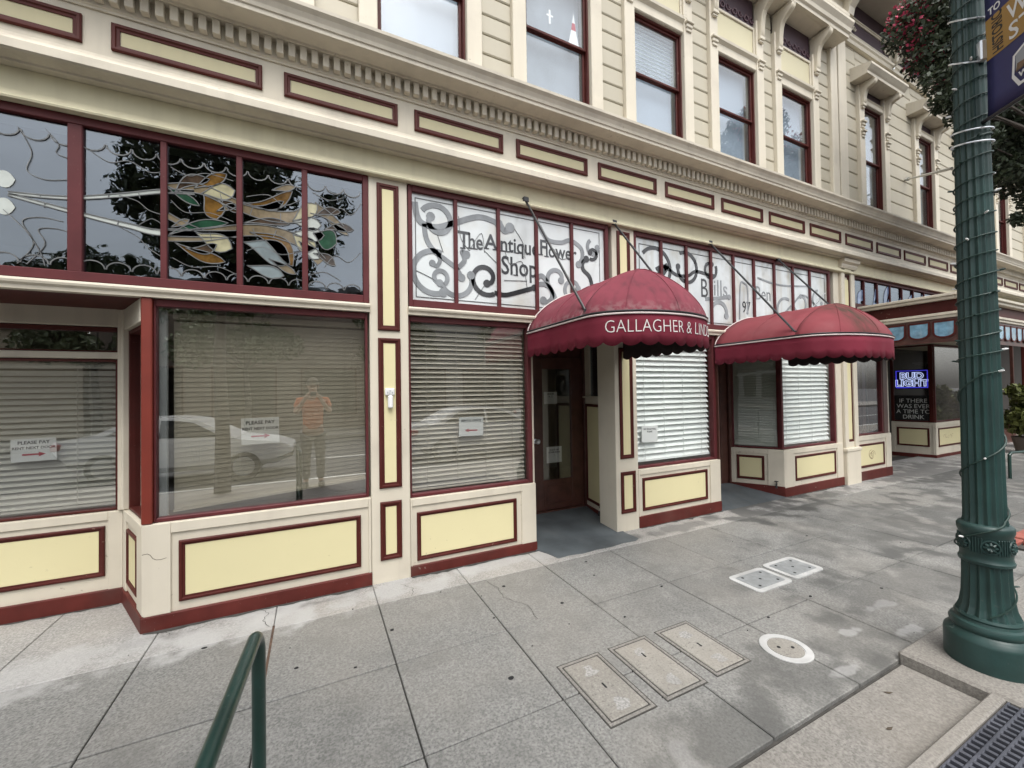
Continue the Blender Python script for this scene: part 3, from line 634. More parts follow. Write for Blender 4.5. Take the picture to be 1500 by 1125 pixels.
lettering(lt, 'ntique', .205, 1.612, 2.945, .003, .82); lettering(lt, 'Shop', .25, 1.618, 2.725, .003, .80)
lettering(lt, 'F', .22, 2.045, 2.965, .003, .85); lettering(lt, 'lower', .20, 2.115, 2.955, .003, .80)
for x, z in ((1.236, 2.915), (1.305, 2.925), (1.355, 2.925), (1.470, 2.945), (1.56, 2.945), (1.632, 2.945), (1.69, 2.945), (1.79, 2.945), (2.06, 2.965), (2.128, 2.955), (1.775, 2.725)): lt.cbox(x - .026, x + .026, YG - .004, YG, z - .006, z + .004, .001)
lt.build('lettering', mat('letter_glass', (.05, .052, .056), .2, .2, 6), t2)['kind'] = 'stuff'
# --- scroll work and lettering in transom 3
scrolls(t3, [
    (spiral(3.62, 3.0, .26, .20, R(140), -.72), .022), (curve([(3.62, 3.0), (3.75, 3.05), (3.95, 2.97), (4.15, 2.98), (4.3, 3.05), (4.6, 3.02)]), .02), (spiral(4.12, 3.06, .21, .14, R(120), -.85), .022),
    (spiral(3.80, 2.72, .17, .12, R(110), -.6), .024), (curve([(3.55, 2.92), (3.68, 2.92), (3.80, 3.06), (3.70, 2.98)]), .034), (spiral(4.55, 3.10, .12, .08, R(30), -.9), .02)], scrollk)
scrolls(t3, [
    (spiral(4.72, 2.55, .17, .12, R(170), -.5), .026), (curve([(4.45, 2.72), (4.62, 2.74), (4.9, 2.78)]), .022), (curve([(5.1, 2.5), (5.13, 2.95), (5.2, 3.0), (5.28, 2.92), (5.27, 2.6)]), .012),
    (spiral(6.1, 2.66, .22, .1, R(60), .8), .02), (spiral(6.5, 2.85, .2, .08, R(200), .7), .02), (curve([(5.9, 2.5), (6.3, 2.8), (6.6, 2.95), (7.1, 2.7)]), .014), (curve([(5.5, 3.1), (6.0, 3.05), (6.7, 3.1)]), .012), (spiral(6.95, 2.9, .16, .1, R(90), .7), .016)], scrollg)
M().frame(3.36, 7.14, 2.42, 3.27, YG - .004, YG, (.01, .01, .01, .01)).build('lead_line', leadm, t3)
lt = M(); lt.text('B', .34, 4.36, 2.74, YG, th=.004, sx=.75); lt.text('97', .22, 5.16, 2.60, YG, th=.004, sx=.8)
lt.build('lettering', scrollk, t3)['kind'] = 'stuff'
lt = M(); lt.text('ills', .30, 4.60, 2.78, YG, th=.004, sx=.9); lt.text('Ben', .27, 5.44, 2.80, YG, th=.004, sx=.85)
lt.build('lettering', scrollg, t3)['kind'] = 'stuff'

# --- entablature, storefront cornices (both buildings)
def entablature(B, x0, x1, dentils, k0, k1):
    P(B, 'architrave', M().prof([(-.05, 3.393), (-.055, 3.405), (-.045, 3.415), (-.045, 3.43), (-.03, 3.436), (-.03, 3.455), (-.012, 3.465), (-.012, 3.60), (.30, 3.60), (.30, 3.393)], x0, x1), archy)
    P(B, 'lower_cornice', M().prof([(-.012, 3.602), (-.07, 3.602), (-.075, 3.614), (-.165, 3.614), (-.18, 3.622), (-.18, 3.672), (-.165, 3.690), (-.135, 3.70), (-.12, 3.725), (-.06, 3.742), (-.055, 3.765), (-.03, 3.785), (-.012, 3.815), (.2, 3.815), (.2, 3.602)], x0, x1), cream_dirty)
    fz = M().box(x0, x1, .0, .22, 3.816, 4.105).build('frieze_board', cream_dirty, B)
    for k in range(k0, k1):
        s = -.19 + .9872 * k
        if s < x0 or s + .845 > x1: continue
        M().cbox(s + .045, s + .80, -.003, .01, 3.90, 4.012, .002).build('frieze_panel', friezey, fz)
        M().ring(s, s + .845, 3.866, 4.048, .0, .042, .020).build('frieze_frame', ringred, fz)
    P(B, 'bed_moulding', M().prof([(-.0, 4.104), (-.012, 4.104), (-.014, 4.118), (-.022, 4.124), (-.022, 4.245), (.2, 4.245), (.2, 4.104)], x0, x1), cream_dirty)
    pr = [(-.022, 4.246), (-.085, 4.246), (-.09, 4.262), (-.205, 4.262), (-.226, 4.266), (-.228, 4.295), (-.238, 4.30), (-.245, 4.325), (-.262, 4.355), (-.285, 4.378), (-.287, 4.402), (-.27, 4.408), (.05, 4.45), (.2, 4.45), (.2, 4.246)]
    P(B, 'storefront_cornice', M().prof(pr, x0, x1), cream_dirty)
    if dentils == 'parts':
        me = None; x = x0 + .02
        while x < x1 - .05:
            if me is None:
                o = M().cbox(x, x + .046, -.072, -.021, 4.142, 4.2445, .003).build('dentil', cream_dirty, B); me = o.data; ox = x
            else:
                o = link('dentil', me, B); o.location = (x - ox, 0, 0)
            x += .0782
    else:
        m_ = M(); x = x0 + .02
        while x < x1 - .05: m_.box(x, x + .046, -.072, -.021, 4.142, 4.2445); x += .0782
        o = m_.build('dentil_row', cream_dirty, B); o['kind'] = 'stuff'
entablature(B1, -4.4, 7.66, 'parts', -4, 8)
entablature(B2, 7.662, 23.5, 'row', 8, 24)

# --- upper storey, left building
WY = .05
def scrollbracket(B, X, xc, z0, z1, p, wd=.085):
    y = WY - .055
    fc = curve([(y - .022, z0), (y - .040, z0 + .10 * (z1 - z0)), (y - .045, z0 + .35 * (z1 - z0)), (y - .08, z0 + .65 * (z1 - z0)), (y - p + .01, z1 - .075), (y - p, z1 - .02)], 5)
    b = M(X); V = []
    for yy, zz in fc: V += [(xc - wd / 2, WY, zz), (xc - wd / 2, yy, zz), (xc + wd / 2, yy, zz), (xc + wd / 2, WY, zz)]
    b.add(V, [(4 * i + k, 4 * i + k + 1, 4 * i + k + 5, 4 * i + k + 4) for i in range(len(fc) - 1) for k in range(3)])
    for i in (-1, 0, 1): b.tube([(xc + i * .029, yy - .002, zz) for yy, zz in fc], .011, 6)
    b.cbox(xc - wd * .62, xc + wd * .62, y - .045, WY, z0 - .045, z0 + .004, .006).cbox(xc - wd * .5, xc + wd * .5, y - .03, WY, z0 - .075, z0 - .045, .006)
    b.cbox(xc - wd * .6, xc + wd * .6, y - p - .012, WY, z1 - .019, z1 + .0, .004)
    return b.build('bracket', cream, B)
def capblock(B, xc, z, wd=.10, nm='capital'):
    y = WY - .055
    return M().cbox(xc - wd * .62, xc + wd * .62, y - .045, WY, z, z + .032, .006).cbox(xc - wd * .52, xc + wd * .52, y - .028, WY, z - .05, z - .0005, .008).cbox(xc - wd * .45, xc + wd * .45, y - .016, WY, z - .09, z - .051, .006).build(nm, cream, B)
def sash_window(B, x0, x1, z0, z1, zm, y=.075, back=None, bottom_open=0.0, gl=None, ears=False):
    f = M().frame(x0, x1, z0, z1, y - .03, y + .06, (.018, .018, .02, .024)).build('sash_window', ringred, B)
    M().frame(x0 + .019, x1 - .019, zm - .012, z1 - .025, y - .005, y + .024, (.026, .026, .03, .026)).build('sash', ringred, f)
    M().frame(x0 + .019, x1 - .019, z0 + .021 + bottom_open, zm + .018, y + .0245, y + .05, (.026, .026, .055, .032)).build('sash', ringred, f)
    M().box(x0 + .04, x1 - .04, y + .009, y + .013, zm, z1 - .06).build('glass', gl or paneold, f)
    M().box(x0 + .04, x1 - .04, y + .037, y + .041, z0 + .08 + bottom_open, zm).build('glass', gl or paneold, f)
    if back: M().cbox(x0 + .03, x1 - .03, y + .11, y + .115, z0 + back[1], z1, .002).build('shade_sky_sheet', back[0], f)
    M().box(x0 - .012, x1 + .012, y + .5, y + .52, z0, z1).build('interior_wall', dark, f)
    return f
ctint = mat('window_curtain_grey', (.30, .32, .34), .8, .15, 3)
tops = [(.35, shadesky, .0), (1.77, ctint, 0), (3.19, shadesky, .0), (4.61, shadesky, 0), (5.97, shadesky, 0)]  # some of these pale sheets stand in for sky mirrored in the panes
for i, (L, bk, bo) in enumerate([(-2.49, shadesky, 0), (-1.07, shadesky, 0)] + tops):
    x0, x1 = L + .15, L + .945
    wn = sash_window(B1, x0, x1, 4.50, 5.99, 5.30, back=(bk, .0), bottom_open=.10 if i == 4 else 0)
    if i == 4:
        bl = M()
        for k in range(12): bl.box(x0 + .06, x1 - .06, .135, .157, 5.38 + k * .05, 5.383 + k * .05)
        bl.build('venetian_slats', blindw, wn)
    for xc, sgn in ((L + .075, 1), (L + 1.02, -1)):
        xa, xb = (L, L + .15) if sgn == 1 else (L + .945, L + 1.095)
        P(B1, 'casing', M().cbox(xa, xb, WY - .055, .22, 4.44, 6.70, .006).cbox(xa - .008, xb + .008, WY - .075, .1, 4.44, 4.62, .01), cream)
        capblock(B1, xc, 6.10); scrollbracket(B1, None, xc, 6.46, 6.965, .215)
    P(B1, 'window_lintel', M().prof([(WY - .03, 5.99), (WY - .04, 6.0), (WY - .04, 6.10), (WY - .075, 6.13), (WY - .08, 6.16), (WY - .03, 6.17), (.2, 6.17), (.2, 5.99)], L + .1505, L + .9445), cream)
    pn = P(B1, 'upper_panel', M().cbox(L + .175, L + .92, WY - .012, .2, 6.20, 6.56, .004), yellowup)
    M().frame(L + .1505, L + .9445, 6.171, 6.60, WY - .03, .2, (.024, .024, .028, .038)).build('panel_frame', cream, pn)
    P(B1, 'purple_frieze', M().cbox(L + .1505, L + .9445, WY - .008, .2, 6.602, 6.99, .003), purple)
    sc_ = M()
    for k in range(3):
        xc = L + .30 + k * .245
        sc_.tube([(a, WY - .016, b) for a, b in spiral(xc, 6.70, .055, .018, R(180), 1.2, 14)], .008, 5); sc_.tube([(a, WY - .016, b) for a, b in spiral(xc + .11, 6.70, .05, .018, R(0), -1.2, 14)], .008, 5)
    P(B1, 'scroll_ornament', sc_, mat('dull_purple_paint', (.10, .05, .065), .5))
# siding boards between the windows
Ls = [-2.49, -1.07] + [t[0] for t in tops]
piers = [(-4.2, -2.492)] + [(Ls[i] + 1.097, Ls[i + 1] - .002) for i in range(len(Ls) - 1)] + [(5.97 + 1.097, 7.428)]
def boards(B, x0, x1, z0, z1, h, y=WY):
    z = z0
    while z < z1 - .02:
        t = min(z + h, z1)
        M().prof([(y + .004, z), (y - .003, z + .012), (y + .0, t - .016), (y + .012, t - .012), (y + .012, t), (y + .03, t), (y + .03, z)], x0, x1).build('siding_board', siding, B); z += h
for a, b in piers: boards(B1, a, b, 4.445, 6.99, .1925)
P(B1, 'corner_board', M().cbox(7.43, 7.615, WY - .05, .2, 4.44, 7.6, .008), cream)
bk = M().box(-6.2, -4.2, .05, .2, 3.4, 7.0).box(-6.2, -4.2, .1, .2, 0, 3.4)
P(B1, 'blank_wall', bk, siding)
# upper cornice, left building
ev = [(WY, 6.992), (-.15, 6.992), (-.18, 6.985), (-.222, 6.985), (-.225, 7.03), (-.25, 7.05), (-.26, 7.10), (-.30, 7.16), (-.30, 7.20), (-.20, 7.21), (-.20, 7.30), (-.24, 7.31), (-.24, 7.36), (-.15, 7.38), (-.15, 7.62), (-.32, 7.66), (-.36, 7.75), (-.42, 7.82), (-.42, 7.9), (.2, 7.95), (.2, 6.992)]
P(B1, 'upper_cornice', M().prof(ev, -6.2, 7.50), cream)
P(B1, 'end_bracket', M().prof([(.05, 7.36), (-.22, 7.40), (-.24, 7.5), (-.34, 7.62), (-.5, 7.7), (-.52, 7.85), (.05, 7.85)], 7.502, 7.66), cream)
P(B1, 'roof', M().box(-6.2, 7.6, .2, 3.7, 7.86, 7.95), dark)

# ------------------------------------------------------------------ right building upper storey
def hood_window(L):
    x0, x1 = L + .16, L + .83
    sash_window(B2, x0, x1, 4.50, 6.40, 5.48, back=(shadesky if L < 10 else ctint, .0 if L > 9 else .45))
    for xa, xb, xc in ((L, L + .16, L + .08), (L + .83, L + .99, L + .91)):
        P(B2, 'casing', M().cbox(xa, xb, WY - .055, .22, 4.44, 6.668, .006).cbox(xa - .008, xb + .008, WY - .075, .1, 4.44, 4.60, .01), cream)
        capblock(B2, xc, 6.02); capblock(B2, xc, 5.86, .085); scrollbracket(B2, None, xc, 6.34, 6.665, .19, .08)
    P(B2, 'window_lintel', M().prof([(WY - .03, 6.402), (WY - .04, 6.41), (WY - .04, 6.47), (WY - .06, 6.49), (.2, 6.5), (.2, 6.402)], L + .1605, L + .8295), cream)
    P(B2, 'purple_frieze', M().cbox(L + .1605, L + .8295, WY - .008, .2, 6.502, 6.668, .003), purple)
    P(B2, 'window_hood', M().prof([(WY, 6.67), (-.17, 6.67), (-.19, 6.675), (-.19, 6.72), (-.21, 6.74), (-.25, 6.79), (-.25, 6.825), (-.2, 6.835), (WY, 6.9)], L - .17, L + 1.10), cream_dirty)
Ls2 = [8.27, 10.26, 12.25, 14.24, 16.23, 18.2]
for L in Ls2: hood_window(L)
e = 7.89
for L in Ls2 + [20.2]:
    boards(B2, e, L - .002 if L < 20 else 23.4, 4.445, 7.28, .2345)
    if L < 20: boards(B2, L + .001, L + .989, 6.905, 7.28, .2345, WY)
    e = L + .992
P(B2, 'corner_board', M().cbox(7.66, 7.888, WY - .05, .2, 4.44, 7.36, .008), cream)
P(B2, 'upper_frieze_moulding', M().prof([(.03, 7.282), (-.0, 7.29), (-.01, 7.34), (-.03, 7.36), (-.03, 7.40), (-.0, 7.41), (.2, 7.41), (.2, 7.282)], 7.66, 23.5), cream)
P(B2, 'upper_frieze', M().box(7.66, 23.5, .03, .2, 7.411, 8.05), purple)
for k in range(9):
    x = 7.95 + k * 1.66
    f = P(B2, 'frieze_frame', M().ring(x, x + 1.5, 7.45, 7.78, .03, .05, .03), cream)
    sc_ = M()
    for q in (x + .16, x + 1.34):
        sc_.tube([(a, .012, b) for a, b in spiral(q, 7.60, .07, .02, R(180), 1.4, 16)], .011, 5); sc_.tube([(a, .012, b) for a, b in spiral(q + .1, 7.60, .05, .015, R(0), -1.2, 14)], .009, 5)
    sc_.build('scroll_ornament', cream, f)
    scr = M().prof([(.03, 7.42), (-.05, 7.44), (-.08, 7.6), (-.2, 7.8), (-.45, 7.95), (-.5, 8.05), (.03, 8.05)], x + 1.54, x + 1.62)
    P(B2, 'bracket', scr, cream)
P(B2, 'upper_cornice', M().prof([(.2, 8.052), (-.62, 8.052), (-.65, 8.06), (-.65, 8.14), (-.70, 8.2), (-.74, 8.28), (.2, 8.35)], 7.67, 23.5), mat('cornice_grey_paint', (.33, .30, .26), .6, .1, 3))
P(B2, 'roof', M().box(7.66, 23.5, .2, 3.7, 8.25, 8.34), dark)

# ------------------------------------------------------------------ right building ground floor
kickplate(B2, None, 7.92, 9.02, .765, (7.93, 8.85, .69), (7.94, 8.785, .245, .63), zb=.185, zg=.03)
show_window(B2, None, 7.905, 8.83, .767, 2.26, fw=(.02, .04, .028, .05))
P(B2, 'corner_post', M().cbox(8.832, 8.99, .02, .25, .766, 2.40, .01), doorwood)
P(B2, 'corner_post', M().cbox(9.02, 9.10, .05, .3, .0, 2.40, .01), cream_dirty)
P(B2, 'window_head', M().box(7.90, 9.1, .02, .2, 2.262, 2.95), ringred)
t4 = transom(B2, 7.93, 13.6, [(8.27 + .44 * k, 8.30 + .44 * k) for k in range(12)], z0=2.70, z1=3.40, gl=None)
m_ = M()
swm = [petal((8.1 + .44 * k, 2.85), (8.3 + .44 * k, 3.2 + .08 * (k % 3)), .05, .05 * (-1) ** k) for k in range(9)] + [petal((8.35 + .44 * k, 3.25), (8.2 + .44 * k, 3.0), .03, .04) for k in range(9)]
for q in swm: M().slab(q, YG - .004, YG).build('stained_petal', mat('blue_art_glass', (.22, .30, .48), .1, .4, 8), t4)
# bar: side pane (with the signs), corner, front window
C2, C1 = (11.69, 1.03), (11.79, .33)
XB, LB = fr(C2, C1)
kickplate(B2, XB, 0, LB, .78, (.06, LB - .05, .70), (.09, LB - .10, .26, .66), zb=.10, zg=.0)
show_window(B2, XB, .0, LB, .782, 2.45, fw=(.05, .02, .03, .03), mt=ringred, gl=paneclear)
XF, LF = fr(C1, (14.2, .30))
kickplate(B2, XF, 0, LF, .78, (.1, LF - .1, .70), (.14, 1.3, .26, .66), zb=.10, zg=.0)
show_window(B2, XF, 0, LF, .782, 2.45, fw=(.03, .05, .03, .03), mt=ringred)
P(B2, 'entry_door', M().frame(9.9, 10.9, .06, 2.2, 1.15, 1.2, (.14, .14, .3, .14)).box(10.04, 10.76, 1.17, 1.18, .3, 2.1), doorwood)
P(B2, 'back_wall', M().box(9.1, 11.7, 1.22, 1.3, 0, 2.7).box(11.9, 14.2, 1.3, 1.36, 0, 3.0), dark)
P(B2, 'soffit', M().box(9.0, 14.2, .06, 1.3, 2.46, 2.52), mat('soffit_tan', (.40, .35, .26), .6))
# canopy over the bar entrance
cx0, cx1, cy = 8.12, 13.4, -1.14
cp = M().box(cx0 + .03, cx1 - .03, cy + .03, .02, 2.50, 2.86).build('entrance_canopy', ringred, B2)
def canopy_band(z0, z1, o, mt, nm):
    m_ = M().cbox(cx0 - o, cx1 + o, cy - o, cy + .03, z0, z1, .006); m_.cbox(cx0 - o, cx0 + .03, cy + .031, .015, z0, z1, .006); m_.cbox(cx1 - .03, cx1 + o, cy + .031, .015, z0, z1, .006)
    m_.build(nm, mt, cp)
canopy_band(2.80, 2.845, .05, cream, 'canopy_moulding'); canopy_band(2.846, 2.885, .08, cream, 'canopy_moulding')
canopy_band(2.585, 2.625, .03, cream, 'canopy_moulding'); canopy_band(2.545, 2.584, .015, cream_dirty, 'canopy_moulding')
sg = mat('blue_canopy_glass', (.16, .31, .42), .12, .4, 11, dirt=.75, dirtc=(.50, .58, .60), streak=.4)
def scallop(X, x, wd):
    q = [(x, 2.50), (x + wd, 2.50), (x + wd, 2.34)] + [(x + wd / 2 + wd / 2 * math.cos(a), 2.34 - .07 * math.sin(a)) for a in [math.pi * k / 8 for k in range(9)]] + [(x, 2.34)]
    M(X).slab(q, -.006, .004).build('scallop_glass', sg, cp); M(X).ribbon(q + [q[0]], .012, .006, .016).build('scallop_edge', ringred, cp)
XcL, LcL = fr((cx0, 0.0), (cx0, cy)); XcF = Matrix.Translation((cx0, cy, 0))
for k in range(4): scallop(XcL, .06 + k * .27, .22)
for k in range(14): scallop(XcF, .06 + k * .27, .22)
M(XcL).box(0, LcL, .008, .02, 2.2, 2.545).build('valance_board', doorwood, cp); M(XcF).box(0, cx1 - cx0, .008, .02, 2.2, 2.545).build('valance_board', doorwood, cp)
# the far shopfront
P(B2, 'far_shopfront', M().box(14.2, 23.4, 1.2, 1.3, 0, 3.4).box(14.2, 23.4, .1, 1.2, 3.38, 3.42), dark)
for x in (14.25, 16.9, 19.5): P(B2, 'shopfront_post', M().cbox(x, x + .22, .05, .3, 0, 3.39, .01), ringred)
P(B2, 'far_window', M().frame(14.6, 16.8, .7, 2.7, .4, .46, (.06, .06, .06, .06)).box(14.6, 16.8, .4, .5, 0, .69), doorwood)

# ------------------------------------------------------------------ blinds
def blind(X, x0, x1, z0, z1, y, pitch, tilt, mt, label, sag=0.0, loc=None, cords=4, W_=.05, arc_=.004):
    wpt = (X @ Vector(((x0 + x1) / 2, y, z0))) if X is not None else Vector(((x0 + x1) / 2, y, z0))
    t = thing('blind', tuple(wpt), label, 'window blind', 'horizontal blinds hanging inside the shop windows')
    M(X).cbox(x0, x1, y - .028, y + .028, z1 - .045, z1, .004).build('headrail', mt, t)
    n = int((z1 - .05 - z0) / pitch)
    first = None
    dq = (x1 - x0) / 2
    for i in range(n):
        z = z1 - .06 - pitch * (i + .5); sl = sag * (i / n) ** 2
        vs_ = []
        for k in range(5):
            u = (k / 4 - .5) * W_; arc = arc_ * (1 - (2 * k / 4 - 1) ** 2)
            yy = u * math.cos(tilt) + arc * math.sin(tilt); zz = u * math.sin(tilt) - arc * math.cos(tilt)
            vs_.append((yy, zz))
        if first is None or sag:
            m_ = M(X)
            th = [(a - .0012 * math.sin(tilt), b + .0012 * math.cos(tilt)) for a, b in vs_]
            pr = vs_ + th[::-1]; nn = len(pr)
            jz = rnd.uniform(-.0015, .0015) if sag else 0
            V = [(x0, y + a, z + b + jz - 0) for a, b in pr] + [(x1, y + a, z + b + sl + jz) for a, b in pr]
            F = [(j, (j + 1) % nn, nn + (j + 1) % nn, nn + j) for j in range(nn)] + [tuple(range(nn - 1, -1, -1)), tuple(range(nn, 2 * nn))]
            m_.add(V, F); o = m_.build('slat', mt, t)
            if first is None: first = (o.data, z)
        else:
            o = link('slat', first[0], t); o.location = (0, 0, z - first[1] + rnd.uniform(-.0012, .0012))
    zb = z1 - .06 - pitch * n - .012
    V = [(x0, y - .02, zb - .01), (x1, y - .02, zb - .01 + sag), (x1, y + .02, zb - .01 + sag), (x0, y + .02, zb - .01), (x0, y - .02, zb + .006), (x1, y - .02, zb + .006 + sag), (x1, y + .02, zb + .006 + sag), (x0, y + .02, zb + .006)]
    M(X).add(V, [(0, 3, 2, 1), (4, 5, 6, 7), (0, 1, 5, 4), (1, 2, 6, 5), (2, 3, 7, 6), (3, 0, 4, 7)]).build('bottom_rail', mt, t)
    for i in range(cords):
        x = x0 + (x1 - x0) * (.12 + .76 * i / max(1, cords - 1)); c = M(X)
        c.box(x - .002, x + .002, y - .030, y - .0275, zb + sag * (x - x0) / (x1 - x0), z1 - .045); c.build('cord', mt, t)
    return t
blind(X0, .05, L0 - .05, .80, 1.86, .12, .042, R(52), mat('blind_slat_grey', (.55, .53, .47), .42, .04, 2), 'tan blind behind the set-back window beside the small dark transom light')
blind(None, -.90, .385, .80, 2.19, .17, .036, R(85), blindt, 'closed tan blind hanging crooked in the big window left of the white intercom pilaster', sag=.095, W_=.041, arc_=.001)
blind(None, .765, 1.875, .755, 2.20, .115, .042, R(48), mat('blind_slat_warm', (.66, .61, .53), .42, .03, 2), 'slatted blind in the window left of the first entrance with a left arrow notice')
blind(None, 3.30, 4.54, .76, 2.19, .115, .0645, R(60), blindw, 'bright white blind in the window right of the first entrance with a small paper notice', W_=.080)
blind(None, 6.01, 7.29, .76, 2.19, .115, .0645, R(60), blindw, 'white blind in the corner window under the stained second awning', W_=.080)
blind(XS3, .05, LS3 - .04, .76, 2.19, .09, .036, R(76), mat('blind_slat_greygreen', (.40, .42, .37), .42, .03, 2), 'closed grey green blind in the splayed side window of the second entrance', cords=2)

# ------------------------------------------------------------------ notices
def notice(X, x, z, wd, ht, y, label, lines, arrow=0, tilt=0.0):
    Xm = (X if X is not None else Matrix.Identity(4)) @ Matrix.Translation((x, y, z)) @ Matrix.Rotation(tilt, 4, 'Y')
    t = thing('paper_notice', tuple(Xm @ Vector((0, 0, 0))), label, 'notice', 'paper notices taped in the shop windows')
    M(Xm).cbox(-wd / 2, wd / 2, -.001, .001, -ht / 2, ht / 2, .0005).build('sheet', white, t)
    m_ = M(Xm); zz = ht * .26
    for s, sz in lines: m_.text(s, sz, 0, zz, -.0015, 'CENTER', .001, off=.0006 if sz > .02 else 0); zz -= sz * 1.15
    m_.build('lettering', ink, t)
    if arrow:
        a = arrow; q = [(-.06 * a, -.006), (.025 * a, -.006), (.025 * a, -.017), (.062 * a, .0), (.025 * a, .017), (.025 * a, .006), (-.06 * a, .006)]
        M(Xm).slab([(u, v - ht * .20) for u, v in q], -.0022, -.0012).build('arrow', redink, t)
    return t
# pane front faces sit at y=.057; the notices are taped to the inside, just behind the glass
notice(X0, L0 - .51, 1.225, .235, .165, .068, 'white arrow notice reading please pay rent next door in the set-back window', [('PLEASE PAY', .032), ('RENT NEXT DOOR', .026)], 1, R(-1))
notice(None, -.363, 1.328, .243, .195, .068, 'white arrow notice reading please pay rent next door left of the intercom pilaster', [('PLEASE PAY', .036), ('RENT NEXT DOOR', .027)], 1, R(-1))
notice(None, 1.308, 1.273, .24, .175, .068, 'grey left-arrow notice on the blind left of the first entrance', [('RENTAL OFFICE', .027)], -1, R(1))
notice(None, 3.505, 1.07, .245, .19, .068, 'small white letter taped at the lower edge of the bright white blind window', [('NO SOLICITING', .026), ('PLEASE', .026)], 0, R(2))
notice(None, 2.66, 1.50, .19, .15, .872, 'pale notice at eye height behind the entry door glass', [('HOURS', .03), ('9 - 5', .03)])
notice(None, 2.70, .79, .22, .20, .872, 'larger pale notice low behind the entry door glass', [('PLEASE USE', .026), ('OTHER DOOR', .026)])
notice(None, 2.03, 5.84, .12, .20, .0875, 'white paper stuck in the upper window with the stickers', [('NOTICE', .02), ('- - - -', .02)])

def sticker(x, z, lab, shapes):
    t = thing('window_sticker', (x, .087, z), lab, 'sticker', 'stickers on the upper window')
    for nm, q, mt in shapes: M().slab([(x + a, z + b) for a, b in q], .0862, .0874).build(nm, mt, t)
sticker(2.25, 5.50, 'small white cross sticker in the upper window', [('cross', [(-.012, -.06), (.012, -.06), (.012, .02), (.04, .02), (.04, .04), (.012, .04), (.012, .09), (-.012, .09), (-.012, .04), (-.04, .04), (-.04, .02), (-.012, .02)], white)])
sticker(2.55, 5.42, 'white and red tower sticker near the window corner', [('tower_base', [(-.07, -.10), (.07, -.10), (.03, .06), (-.03, .06)], white), ('tower_middle', [(-.03, .061), (.03, .061), (.018, .14), (-.018, .14)], redink), ('tower_top', [(-.018, .141), (.018, .141), (.0, .25)], white)])
ck = M(); pts = [(-1.028, .552), (-1.00, .556), (-.985, .545), (-.972, .520), (-.955, .508), (-.93, .505), (-.90, .512)]
ck.ribbon(pts, .0014, -.0002, .001); ck.build('crack', mat('crack_shadow', (.12, .10, .08), .9), B1)
mk = mat('rubbed_brown_mark', (.30, .22, .13), .7, .5, 30); mk2 = mat('rubbed_pale_mark', (.42, .33, .20), .7, .5, 30)
m_ = M()
for k in range(7): m_.ribbon(spiral(8.36 + .03 * math.cos(k * 2.4), .43 + .02 * math.sin(k * 3.1), .10 - .008 * k, .03, k * 1.3, .55, 10), .004, .0088, .0006)
m_.build('rubbed_mark', mk, B2)['kind'] = 'stuff'
m_ = M(XF)
for k in range(5): m_.ribbon(spiral(.60 + .10 * (k - 2), .47, .05, .02, k * 1.7, .7, 8), .004, .0088, .0006)
m_.build('rubbed_mark', mk2, B2)['kind'] = 'stuff'

# intercom on the pilaster
ic = thing('intercom', (.563, -.005, 1.55), 'small white intercom fixed on the yellow strip of the pilaster', 'intercom')
M().cbox(.527, .603, -.03, -.0055, 1.575, 1.635, .008).build('housing', white, ic)
M().cbox(.548, .588, -.045, -.006, 1.468, 1.574, .01).build('receiver', white, ic)
m_ = M(); [m_.tube([(x, -.031, z), (x, -.0335, z)], .006, 8) for x, z in ((.545, 1.60), (.565, 1.612), (.583, 1.598), (.562, 1.592))]; m_.build('button', steel, ic)
# hose taps
def tap(X, x, z, lab):
    p = X @ Vector((x, 0, z)); t = thing('hose_tap', tuple(p), lab, 'tap')
    M(X).tube([(x, .0, z), (x, -.05, z), (x, -.075, z - .015), (x, -.08, z - .05)], .012, 8).build('spout', blackm, t)
    M(X).tube([(x, -.045, z), (x, -.045, z + .035)], .006, 6).build('stem', blackm, t)
    M(X).lathe([(.0, 0), (.026, 0), (.026, .008), (0, .009)], (x, -.045, z + .035), 12).build('hand_wheel', blackm, t)
tap(XS1, .50, .175, 'dark hose tap low on the side wall inside the first entrance')
tap(XS3, LS3 - .10, .22, 'dark hose tap at the corner below the splayed window of the second entrance')

